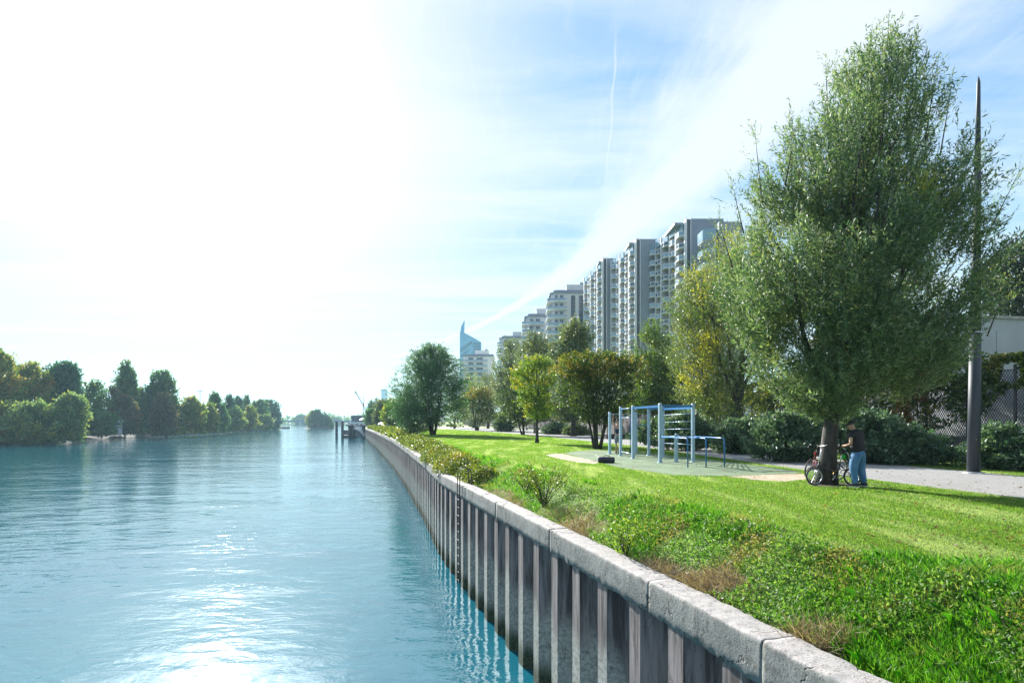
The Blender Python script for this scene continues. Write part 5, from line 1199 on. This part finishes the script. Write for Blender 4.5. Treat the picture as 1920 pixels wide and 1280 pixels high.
    # fallen leaves
    n = 3200; Y = 5*(50/5)**r.random(n); X = wx(Y)+2+r.random(n)*(Y*.95); q_ = X < fx(Y)-1; X, Y = X[q_], Y[q_]; n = len(X); P = np.stack([X, Y, np.full(n, LAWN+.045)], 1); V, F = leaf_quads(P, unit(r.normal(0, 1, P.shape)*np.array([1, 1, .2])), unit(r.normal(0, .3, P.shape)+np.array([0, 0, 1])), .06+.03*r.random(n), .03+.01*r.random(n)); setp(mesh_np('fallen_leaves', V, F, M['rust_vine']), kind='stuff')
bank_plants()
#@@OBJ

# ------------------------------------------------------------------ climbing frame
def climbing_frame():
    o = (6.4, 25.5); root = thing('climbing_frame', 'pale blue and blue outdoor exercise frame with bars on the green rubber surface', 'exercise frame', (*o, LAWN))
    def g(x, y, z=0): return Vector((x-o[0], y-o[1], z+.012))
    P = {1: (5.05, 29.4, 2.16), 2: (5.35, 28.0, 2.39), 3: (5.53, 26.0, 2.40), 4: (6.58, 30.2, 2.17), 5: (6.80, 28.3, 2.32), 6: (6.08, 23.35, 2.42), 7: (7.08, 26.7, 2.36), 8: (6.84, 23.7, 1.16), 9: (7.54, 23.7, 2.42)}
    for k, (x, y, h) in P.items():
        mb = MB(); mb.box(g(x, y, h/2), (.125, .125, h), rz=.25); po = mb.build('post', M['post_paint'], root, .018)
        MB().tube([g(x, y, h), g(x, y, h+.03)], [.062, .045], 12).build('cap', M['bar_pale'], po)
        MB().tube([g(x, y, -.01), g(x, y, .02)], .11, 12).build('foot_collar', M['bar_pale'], po)
    def bar(name, a, za, b, zb_, r=.022, m='bar_blue'): MB().tube([g(*a, za), g(*b, zb_)], r, 8).build(name, M[m], root)
    q = lambda k: P[k][:2]
    bar('pull_up_bar', q(1), 2.07, q(4), 2.07, .018, 'bar_pale')
    bar('pull_up_bar', q(2), 2.3, q(3), 2.3); bar('low_bar', q(2), 1.87, q(3), 1.87, .02); bar('low_bar', q(2), .22, q(3), .2, .018, 'bar_pale')
    bar('low_bar', q(4), 1.5, q(5), 1.5, .018)
    MB().tube([g(6.45, 31.0, 0), g(6.45, 31.0, 1.95)], .022, 8).build('pole', M['bar_blue'], root); bar('top_bar', (6.45, 31.0), 1.95, q(4), 2.05, .02)
    # overhead ladder from the second pair to the third
    a0, a1, b0, b1 = Vector(q(3)), Vector(q(5)), Vector(q(6)), Vector(q(7))
    for a, b in ((a0, b0), (a1, b1)):
        MB().bar(g(a.x, a.y, 2.30), g(b.x, b.y, 2.32), .06, .09).build('side_rail', M['bar_blue'], root)
    for k in range(1, 7):
        t = k/7; a = a0.lerp(b0, t); b = a1.lerp(b1, t); bar('rung', (a.x, a.y), 2.30, (b.x, b.y), 2.32, .016)
    c0, c1, d0 = Vector(q(6)), Vector(q(7)), Vector(q(9))
    d1 = d0+(c1-c0)*.25
    MB().bar(g(*q(6), 2.33), g(*q(9), 2.33), .06, .09).build('side_rail', M['bar_blue'], root); MB().bar(g(*q(7), 2.27), g(*q(9), 2.25), .06, .09).build('side_rail', M['bar_blue'], root)
    for z in (2.03, 1.70, 1.38, 1.06, .73): bar('wall_bar', q(7), z-.05, q(9), z, .017, 'bar_pale')
    # three parallel bars bent down to the ground
    for (k, ex, ey) in ((6, 6.46, 20.9), (8, 7.13, 20.9), (9, 7.88, 21.1)):
        a = g(*q(k), 1.07); e = g(ex, ey, 1.07); u = (e-a).normalized(); pts = [a, e-u*.14, e-u*.05-Vector((0, 0, .02)), e-Vector((0, 0, .12)), g(ex, ey, 0)]
        MB().tube(pts, .024, 10).build('parallel_bar', M['bar_blue'], root)
climbing_frame()

def small_things():
    # bag on the rubber surface
    X, Y = GP(1137, 868); r = thing('sports_bag', 'dark sports bag lying on the edge of the green rubber surface', 'bag', (X, Y, LAWN+.015), -.2)
    mb = MB(); n = 14; V = []; xs = [-.34, -.33, -.28, -.1, .1, .28, .33, .34]; rs = [.06, .11, .13, .135, .13, .13, .11, .06]
    for x, q in zip(xs, rs):
        for k in range(n): a = 2*math.pi*k/n; V.append((x, q*math.cos(a)*1.0, .12+max(-.115, q*.95*math.sin(a))))
    mb.add(V, [(i*n+k, i*n+(k+1) % n, (i+1)*n+(k+1) % n, (i+1)*n+k) for i in range(len(xs)-1) for k in range(n)]+[tuple(range(n)), tuple(reversed(range((len(xs)-1)*n, len(xs)*n)))], True); mb.build('body', M['bag'], r)
    MB().tube([(-.33, -.10, .2), (-.36, -.02, .25), (-.36, .05, .2)], .012, 6).build('end_handle', M['white_plastic'], r)
    for s in (-1, 1): MB().tube([(-.15, s*.11, .2), (-.1, s*.1, .30), (.1, s*.1, .30), (.15, s*.11, .2)], .01, 6).build('handle', M['black'], r)
    MB().box((0, 0, .252), (.5, .012, .006)).build('zip', M['galv'], r)
    # low benches
    for (px, yb, w, rz, lab) in ((1200, 825.5, 1.15, .25, 'dark sided low block bench behind the overhead ladder'), (1152, 822.5, 1.9, .2, 'long low concrete bench behind the pull up bars')):
        X, Y = GP(px, yb); b = thing('bench', lab, 'bench', (X, Y, LAWN), rz)
        MB().box((0, 0, .22), (w, .75, .44)).build('base', M['bench_dark'], b, .01); MB().box((0, 0, .48), (w+.08, .82, .08)).build('seat', M['concrete'], b, .01)
    X, Y = GP(1000, 806.5); b = thing('bench', 'long pale bench beside the path beyond the yellow green tree', 'bench', (X, Y+3, LAWN), .15)
    MB().box((0, 0, .42), (3.2, .6, .12)).build('seat', M['concrete'], b)
    for s in (-1.2, 1.2): MB().box((s, 0, .18), (.3, .5, .36)).build('leg', M['bench_dark'], b)
    X, Y = GP(845, 802.5); b = thing('bench', 'low slatted bench on the lawn beyond the drooping willow', 'bench', (PX(845, 140), 140, LAWN), .1)
    MB().box((0, 0, .44), (2.2, .5, .08)).build('seat', M['bark'], b); MB().box((0, .3, .75), (2.2, .06, .45)).build('backrest', M['bark'], b)
    for s in (-.9, .9): MB().box((s, 0, .2), (.08, .45, .4)).build('leg', M['bench_dark'], b)
    # thin white light poles
    for (px, yb, h, lab) in ((1064.5, 812, 5.2, 'thin white pole standing past the dark maple'), (1206, 822, 4.6, 'thin white pole directly behind the bench blocks'), (962, 803.8, 5, 'thin white pole behind the twin stemmed dark tree'), (930, 802.6, 5, 'farthest thin white pole beyond the small round maple')):
        X, Y = GP(px, yb); p = thing('light_pole', lab, 'light pole', (X, Y, LAWN), 0, 'white light poles along the path')
        MB().tube([(0, 0, 0), (0, 0, h)], [.075, .055], 10).build('pole', M['white_plastic'], p); MB().tube([(0, 0, h), (0, 0, h+.35), (0, 0, h+.4)], [.09, .09, .02], 10).build('lamp_head', M['galv'], p); MB().tube([(0, 0, 0), (0, 0, .05)], .13, 10).build('base_plate', M['galv'], p)
    # tall mast by the path
    X, Y = 15.17, 18.7; m = thing('lighting_mast', 'very tall tapering dark blue grey mast standing on the grass verge', 'mast', (X, Y, LAWN)); H = PZ(143, Y)-LAWN; lx = .17
    at = lambda z: (lx*z/H, 0, z)
    MB().tube([at(-.05), at(.02), at(.06)], [.30, .30, .22], 20).build('base_plate', M['galv'], m)
    MB().tube([at(0), at(4.6)], [.185, .16], 24).build('lower_section', M['mast'], m); MB().tube([at(4.6), at(4.65)], .166, 24).build('joint_ring', M['galv'], m)
    MB().tube([at(4.65), at(H*.76)], [.152, .10], 24).build('upper_section', M['mast'], m); MB().tube([at(H*.76), at(H*.985), at(H)], [.095, .05, .008], 16).build('tip', M['mast'], m)
    z = PZ(325, Y)-LAWN; MB().box((lx*z/H+.11, 0, z), (.09, .06, .10)).build('bracket', M['black_metal'], m)
    MB().box((-.02, -.203, .9), (.13, .02, .45)).build('access_door', M['black_metal'], m, .004)
small_things()

# ------------------------------------------------------------------ bicycles
def bicycle(label, X, Y, rz, wb, wr_f, wr_r, frame_m, folding, lean, category='bicycle'):
    """x axis of the root runs from the rear wheel to the front wheel"""
    root = thing('bicycle', label, category, (X, Y, LAWN+.02), rz); root.rotation_euler = (lean, 0, rz)
    F, Rw = Vector((wb, 0, wr_f)), Vector((0, 0, wr_r))
    for c, rr_ in ((F, wr_f), (Rw, wr_r)):
        w = MB().torus(c, rr_-.017, .017 if not folding else .02, n=40).build('wheel', M['black'], root)
        MB().torus(c, rr_-.045, .010, n=40, m=6).build('rim', M['chrome'], w); MB().tube([c+Vector((0, -.045, 0)), c+Vector((0, .045, 0))], .018, 10).build('hub', M['chrome'], w)
        sp = MB()
        for k in range(18): a = k*math.pi/9; e = Vector((math.cos(a), 0, math.sin(a)))*(rr_-.05); sp.bar(c+Vector((0, .025*(-1)**k, 0)), c+e, .004)
        sp.build('spokes', M['chrome'], w)
    fm = M[frame_m]; fr = MB()
    if folding:
        bb = Vector((wb*.40, 0, .27)); st = Vector((wb*.32, 0, .58)); seat = Vector((wb*.24, 0, .88)); hd0 = F+Vector((-.10, 0, .27)); hd1 = F+Vector((-.13, 0, .38)); bar_top = F+Vector((-.21, 0, .80))
        fr.tube([hd0, Vector((wb*.66, 0, .42)), Vector((wb*.48, 0, .37)), bb+Vector((0, 0, .03))], .024, 10); fr.tube([bb, st], .018, 8)
    else:
        bb = Vector((.43, 0, .29)); st = Vector((.27, 0, .80)); seat = Vector((.24, 0, .94)); hd0 = F+Vector((-.07, 0, .42)); hd1 = F+Vector((-.11, 0, .58)); bar_top = F+Vector((-.13, 0, .66))
        fr.tube([hd0, bb], .019, 8); fr.tube([hd1, st], .017, 8); fr.tube([bb, st], .017, 8)
    fr.tube([hd0+Vector((.01, 0, -.05)), hd1], .021, 10)
    for s in (-1, 1):
        fr.tube([bb+Vector((0, s*.02, 0)), Rw+Vector((0, s*.05, 0))], .010, 6); fr.tube([st+Vector((0, s*.015, -.05)), Rw+Vector((0, s*.05, 0))], .008, 6)
    fr.build('frame', fm, root)
    fk = MB()
    for s in (-1, 1): fk.tube([hd0+Vector((0, s*.035, -.03)), F+Vector((-.03, s*.045, .12)), F+Vector((0, s*.05, 0))], .012, 8)
    fk.build('fork', M['red'] if not folding else M['chrome'], root)
    MB().tube([hd1, bar_top], .016, 8).build('stem', M['chrome'] if folding else fm, root)
    hb = MB()
    if folding: hb.tube([bar_top+Vector((-.02, -.27, .02)), bar_top+Vector((.01, -.1, 0)), bar_top+Vector((.01, .1, 0)), bar_top+Vector((-.02, .27, .02))], .012, 8)
    else:
        for s in (-1, 1): hb.tube([bar_top, bar_top+Vector((.02, s*.20, 0)), bar_top+Vector((.10, s*.21, -.01)), bar_top+Vector((.13, s*.21, -.08)), bar_top+Vector((.05, s*.21, -.15))], .013, 8)
    h = hb.build('handlebar', M['chrome'] if folding else M['black_metal'], root)
    for s in (-1, 1): MB().tube([bar_top+Vector((-.025, s*.28, .02)), bar_top+Vector((0, s*.17, .01))], .018, 8).build('grip', M['black'], h)
    MB().tube([st, seat], .014, 8).build('seat_post', M['chrome'], root)
    V = []; outl = [(-.13, .075), (-.06, .08), (.02, .045), (.13, .02)]
    mb = MB(); V = [(x, -y, .0) for x, y in outl]+[(x, y, 0) for x, y in reversed(outl)]; n = len(V); mb.add([Vector(v)+seat for v in V]+[Vector((v[0]*.96, v[1]*.9, .05))+seat for v in V], [tuple(reversed(range(n))), tuple(range(n, 2*n))]+[(i, (i+1) % n, n+(i+1) % n, n+i) for i in range(n)], False); mb.build('saddle', M['black'], root, .008)
    cr = MB().torus(bb+Vector((0, -.045, 0)), .085, .006, n=24, m=6).build('chainring', M['chrome'], root)
    MB().bar(bb+Vector((0, -.06, 0)), bb+Vector((.1, -.06, -.13)), .014).build('crank', M['chrome'], root); MB().box(bb+Vector((.1, -.11, -.13)), (.09, .08, .022)).build('pedal', M['black'], root)
    MB().bar(bb+Vector((0, .06, 0)), bb+Vector((-.1, .06, .13)), .014).build('crank', M['chrome'], root); MB().box(bb+Vector((-.1, .11, .13)), (.09, .08, .022)).build('pedal', M['black'], root)
    ch = MB(); 
    for z in (-.08, .08): ch.bar(bb+Vector((0, -.045, z)), Rw+Vector((0, -.045, z*.4)), .008)
    ch.build('chain', M['black_metal'], root)
    if folding:
        for s in (-1, 1):
            mb = MB(); pts = [F+Vector((math.cos(a)*(wr_f+.025), s*.001, math.sin(a)*(wr_f+.025))) for a in [R(x) for x in range(30, 171, 20)]]
        MB().tube(pts, .014, 6).build('mudguard', M['black'], root)
        MB().box(bb+Vector((.03, -.075, .07)), (.075, .03, .085)).build('reflector', M['amber'], root, .005); MB().box(hd1+Vector((.02, 0, .1)), (.05, .12, .07)).build('front_light', M['chrome'], root, .005)
        MB().box(seat+Vector((-.03, 0, -.13)), (.09, .07, .12)).build('seat_bag', M['lime_plastic'], root, .01)
    else:
        MB().box(hd0+Vector((.03, 0, .05)), (.05, .05, .1)).build('lamp', M['red'], root, .005)
    return root
bicycle('black folding bicycle with small wheels and amber reflector leaning on the willow trunk', 8.98, 15.0, R(180)-.02, .98, .235, .235, 'black_metal', True, R(3))
bicycle('bigger red forked bicycle hidden mostly behind the trunk', 9.32, 16.25, math.atan2(-.39, -.92), 1.03, .335, .335, 'black_metal', False, R(-4))

# ------------------------------------------------------------------ people
def skin_obj(name, verts, edges, rad, mat, parent, sub=2, mat_w=None):
    me = bpy.data.meshes.new(name); me.from_pydata([tuple(v) for v in verts], edges, []); me.update()
    o = bpy.data.objects.new(name, me); C.objects.link(o); o.parent = parent
    s = o.modifiers.new('skin', 'SKIN'); s.use_smooth_shade = True; s.branch_smoothing = .6
    if not me.skin_vertices: me.attributes  # layer made by the modifier below
    bpy.context.view_layer.objects.active = o
    lay = me.skin_vertices[0] if me.skin_vertices else None
    if lay is None:
        bpy.ops.mesh.customdata_skin_add(); lay = me.skin_vertices[0]
    for i, r in enumerate(rad):
        lay.data[i].radius = r if isinstance(r, tuple) else (r, r); lay.data[i].use_root = (i == 0)
    m = o.modifiers.new('sub', 'SUBSURF'); m.levels = sub; m.render_levels = sub
    me.materials.append(mat)
    return o
def person(label, loc, face, J, parts):
    """J: joints in local axes (x = to the person's right, y = forward, z = up)"""
    root = thing('person', label, 'person', loc, face)
    J = {k: Vector(v) for k, v in J.items()}
    names = ['pelvis', 'waist', 'chest', 'neck', 'neck2', 'head0', 'head1', 'crown', 'hip_l', 'knee_l', 'ankle_l', 'toe_l', 'hip_r', 'knee_r', 'ankle_r', 'toe_r', 'sh_l', 'el_l', 'wr_l', 'palm_l', 'sh_r', 'el_r', 'wr_r', 'palm_r']
    base = {'pelvis': (.135, .10), 'waist': (.13, .10), 'chest': (.155, .11), 'neck': (.075, .07), 'neck2': .055, 'head0': (.066, .072), 'head1': (.078, .094), 'crown': (.062, .072), 'hip_l': .088, 'knee_l': .058, 'ankle_l': .038, 'toe_l': .03, 'sh_l': .055, 'el_l': .042, 'wr_l': .028, 'palm_l': (.036, .018)}
    for k in list(base):
        if k.endswith('_l'): base[k[:-2]+'_r'] = base[k]
    E = [('pelvis', 'waist'), ('waist', 'chest'), ('chest', 'neck'), ('neck', 'neck2'), ('neck2', 'head0'), ('head0', 'head1'), ('head1', 'crown')]
    for s in 'lr': E += [('pelvis', 'hip_'+s), ('hip_'+s, 'knee_'+s), ('knee_'+s, 'ankle_'+s), ('ankle_'+s, 'toe_'+s), ('chest', 'sh_'+s), ('sh_'+s, 'el_'+s), ('el_'+s, 'wr_'+s), ('wr_'+s, 'palm_'+s)]
    V = [J[k] for k in names]; rad = [base[k] for k in names]; Ei = [(names.index(a), names.index(b)) for a, b in E]
    # calves, forearms get a belly; fingers
    for s in 'lr':
        pw, pp = J['wr_'+s], J['palm_'+s]; d = (pp-pw).normalized(); side = d.cross(Vector((0, 0, 1))); side = side.normalized() if side.length > .1 else Vector((1, 0, 0)); dn = side.cross(d).normalized()
        curl = J.get('curl_'+s, -dn)
        for f in range(4):
            L = (.075, .083, .078, .062)[f]; b = pp+side*((f-1.5)*.019); i0 = len(V)
            V += [b+d*.02, b+d*L*.55+curl*.008, b+d*L*.8+curl*.035, b+d*L*.7+curl*.055]; rad += [.0095, .009, .0085, .007]; Ei += [(names.index('palm_'+s), i0), (i0, i0+1), (i0+1, i0+2), (i0+2, i0+3)]
        i0 = len(V); t = pw.lerp(pp, .4)+side*.03*(1 if s == 'l' else -1)
        V += [t, t+d*.03+side*.02*(1 if s == 'l' else -1)+curl*.01, t+d*.055+side*.01*(1 if s == 'l' else -1)+curl*.03]; rad += [.012, .0105, .009]; Ei += [(names.index('palm_'+s), i0), (i0, i0+1), (i0+1, i0+2)]
    body = skin_obj('body', V, Ei, rad, M['skin'], root, 1)
    # head details: nose, ears
    hf = (J['face']).normalized() if 'face' in J else Vector((0, 1, 0)); up = (J['crown']-J['head0']).normalized(); sd_ = hf.cross(up).normalized(); hc = J['head0'].lerp(J['crown'], .5)
    mb = MB(); mb.ball(hc+hf*.098-up*.012, .016, (1, 1.2, 1.6), 8, 6)
    for s in (-1, 1): mb.ball(hc+sd_*s*.082-up*.005, .024, (.5, 1, 1.3), 8, 6)
    mb.build('nose_and_ears', M['skin'], root)
    mb = MB()
    for s in (-1, 1): mb.ball(hc+hf*.088+sd_*s*.03+up*.01, .011, (1, 1, .8), 8, 6)
    mb.build('eyes', M['hair'], root); mb = MB(); mb.ball(hc+hf*.088-up*.05, .02, (1.2, .5, .3), 8, 6); mb.build('mouth', M['red'], root)
    # hair cap
    n, m_ = 18, 9; Vh = []; rot = Matrix((sd_, hf, up)).transposed()
    for i in range(m_+1):
        th = math.pi*.5*i/m_*1.16
        for k in range(n):
            a = 2*math.pi*k/n; q = rot @ Vector((.094*math.sin(th)*math.cos(a), (.112*math.sin(th)*math.sin(a)), .10*math.cos(th)))
            if math.sin(a) > .1 and th > 1.1: q += up*.05*math.sin(a)
            Vh.append(hc+up*.032-hf*.006+q)
    mb = MB(); mb.add(Vh, [(i*n+k, (i+1)*n+k, (i+1)*n+(k+1) % n, i*n+(k+1) % n) for i in range(m_) for k in range(n)], True); mb.build('hair', M['hair'], root)
    parts(root, J)
    return root
def shoes(root, J):
    for s in 'lr':
        a, t = J['ankle_'+s], J['toe_'+s]; d = Vector((t.x-a.x, t.y-a.y, 0)).normalized(); sdv = Vector((-d.y, d.x, 0)); c = Vector((a.x, a.y, 0))
        tip = -t.z+.03 if False else 0; V = []
        prof = [(-.085, .03, .075), (-.07, .04, .10), (.0, .042, .10), (.07, .048, .07), (.14, .046, .05), (.175, .025, .035)]
        zb = min(a.z-.085, t.z-.03)
        mb = MB(); n = len(prof)
        for (x, w, h) in prof: V += [c+d*x-sdv*w+Vector((0, 0, zb+.022)), c+d*x-sdv*w*.8+Vector((0, 0, zb+h)), c+d*x+sdv*w*.8+Vector((0, 0, zb+h)), c+d*x+sdv*w+Vector((0, 0, zb+.022))]
        mb.add(V, [(i*4+k, i*4+(k+1) % 4, (i+1)*4+(k+1) % 4, (i+1)*4+k) for i in range(n-1) for k in range(4)]+[(3, 2, 1, 0), tuple((n-1)*4+k for k in range(4))], True); sh = mb.build('shoe', M['shoe'], root)
        mb = MB(); V = []
        for (x, w, h) in prof: V += [c+d*x-sdv*w*1.06+Vector((0, 0, zb)), c+d*x-sdv*w*1.06+Vector((0, 0, zb+.024)), c+d*x+sdv*w*1.06+Vector((0, 0, zb+.024)), c+d*x+sdv*w*1.06+Vector((0, 0, zb))]
        mb.add(V, [(i*4+k, i*4+(k+1) % 4, (i+1)*4+(k+1) % 4, (i+1)*4+k) for i in range(n-1) for k in range(4)]+[(3, 2, 1, 0), tuple((n-1)*4+k for k in range(4))]); mb.build('sole', M['sole'], sh)

def man_by_tree():
    # faces away from the river towards the trunk: local y is forward
    J = dict(pelvis=(0, 0, .93), waist=(0, .03, 1.08), chest=(0, .05, 1.30), neck=(0, .09, 1.45), neck2=(0, .12, 1.48), head0=(-.01, .16, 1.52), head1=(-.02, .19, 1.585), crown=(-.02, .19, 1.65),
             hip_l=(-.10, 0, .88), knee_l=(-.15, .05, .49), ankle_l=(-.17, -.01, .09), toe_l=(-.20, .13, .035), hip_r=(.10, 0, .88), knee_r=(.16, .02, .49), ankle_r=(.20, -.04, .09), toe_r=(.25, .10, .035),
             sh_l=(-.23, .07, 1.38), el_l=(-.33, .02, 1.11), wr_l=(-.18, .24, 1.06), palm_l=(-.13, .31, 1.06), sh_r=(.23, .07, 1.38), el_r=(.35, .04, 1.11), wr_r=(.10, .26, 1.08), palm_r=(.05, .33, 1.07), face=(-.25, .8, -.55))
    def parts(root, J):
        skin_obj('t_shirt', [J['pelvis']+Vector((0, 0, -.10)), J['waist'], J['chest']+Vector((0, 0, .03)), J['neck']+Vector((0, .0, .03)), J['sh_l'], J['sh_l'].lerp(J['el_l'], .5), J['sh_r'], J['sh_r'].lerp(J['el_r'], .5)], [(0, 1), (1, 2), (2, 3), (2, 4), (4, 5), (2, 6), (6, 7)], [(.245, .20), (.235, .195), (.25, .18), (.11, .10), .115, .10, .115, .10], M['black_tee'], root)
        skin_obj('jeans', [J['pelvis']+Vector((0, 0, -.05)), J['pelvis']+Vector((0, .0, .14)), J['hip_l'], J['knee_l'], J['ankle_l']+Vector((0, 0, -.03)), J['hip_r'], J['knee_r'], J['ankle_r']+Vector((0, 0, -.03))], [(0, 1), (0, 2), (2, 3), (3, 4), (0, 5), (5, 6), (6, 7)], [(.225, .19), (.21, .17), .155, .108, .08, .155, .108, .08], M['denim'], root)
        MB().torus(J['pelvis']+Vector((0, 0, .035)), .168, .018, (0, 0, 1), 28, 6).build('belt', M['black'], root)
        shoes(root, J)
    r = person('stocky man in black t-shirt and blue jeans standing by the trunk with bent head', (9.0, 14.78, LAWN+.01), R(32), J, parts)
    # what he handles: a bag strap / lock held in both hands
    f = r.matrix_basis; p = f @ Vector((-.04, .34, 1.04)); b = thing('cable_lock', 'pale cable lock held in the hands of the man', 'cable lock', tuple(p), 0)
    MB().tube([(-.10, 0, .02), (-.03, .04, -.02), (.04, .0, -.10), (.09, -.06, -.24), (.12, -.02, -.33)], .016, 8).build('cable', M['white_plastic'], b); MB().tube([(-.14, 0, .03), (-.09, 0, .02)], .024, 10).build('lock_barrel', M['black'], b)
man_by_tree()

def man_at_bar():
    J = dict(pelvis=(0, 0, .98), waist=(0, .01, 1.12), chest=(0, .02, 1.36), neck=(0, .0, 1.53), neck2=(0, .02, 1.59), head0=(0, .05, 1.65), head1=(0, .07, 1.72), crown=(0, .07, 1.79),
             hip_l=(-.09, 0, .93), knee_l=(-.09, .05, .53), ankle_l=(-.08, -.02, .13), toe_l=(-.09, .12, .045), hip_r=(.09, 0, .93), knee_r=(.09, .08, .53), ankle_r=(.07, .02, .13), toe_r=(.09, .16, .045),
             sh_l=(-.20, .02, 1.47), el_l=(-.30, .08, 1.72), wr_l=(-.24, .05, 1.97), palm_l=(-.24, .04, 2.03), sh_r=(.20, .02, 1.47), el_r=(.30, .08, 1.72), wr_r=(.24, .05, 1.97), palm_r=(.24, .04, 2.03), face=(0, 1, .1), curl_l=(0, 1, 0), curl_r=(0, 1, 0))
    def parts(root, J):
        skin_obj('tank_top', [J['pelvis']+Vector((0, 0, .02)), J['waist'], J['chest'], J['neck']+Vector((0, 0, -.05)), J['sh_l'].lerp(J['chest'], .35), J['sh_r'].lerp(J['chest'], .35)], [(0, 1), (1, 2), (2, 3), (2, 4), (2, 5)], [(.165, .125), (.165, .125), (.185, .13), (.08, .075), .07, .07], M['navy'], root)
        skin_obj('shorts', [J['pelvis'], J['pelvis']+Vector((0, 0, .06)), J['hip_l'], J['knee_l']+Vector((0, 0, .0)), J['hip_r'], J['knee_r']+Vector((0, 0, .0))], [(0, 1), (0, 2), (2, 3), (0, 4), (4, 5)], [(.165, .13), (.16, .125), .11, .09, .11, .09], M['grey_short'], root)
        shoes(root, J)
    person('man in navy tank top and grey shorts gripping the lowest pull up bar', (5.50, 29.60, LAWN+.02), R(-25), J, parts)
man_at_bar()

# ------------------------------------------------------------------ air
def build_haze():
    mb = MB(); mb.box((-400, 2900, 148), (7600, 6100, 302)); o = mb.build('haze', None); m = bpy.data.materials.new('haze_air'); m.use_nodes = True; t = m.node_tree; t.nodes.clear(); N = NT(t)
    out = N.n('ShaderNodeOutputMaterial'); v = N.n('ShaderNodeVolumePrincipled'); v.inputs['Color'].default_value = (.58, .86, 1.0, 1); v.inputs['Density'].default_value = HAZE; v.inputs['Anisotropy'].default_value = .1
    N.l(v.outputs[0], out.inputs['Volume']); o.data.materials.append(m); setp(o, kind='stuff')
HAZE = .0002
if HAZE: build_haze()
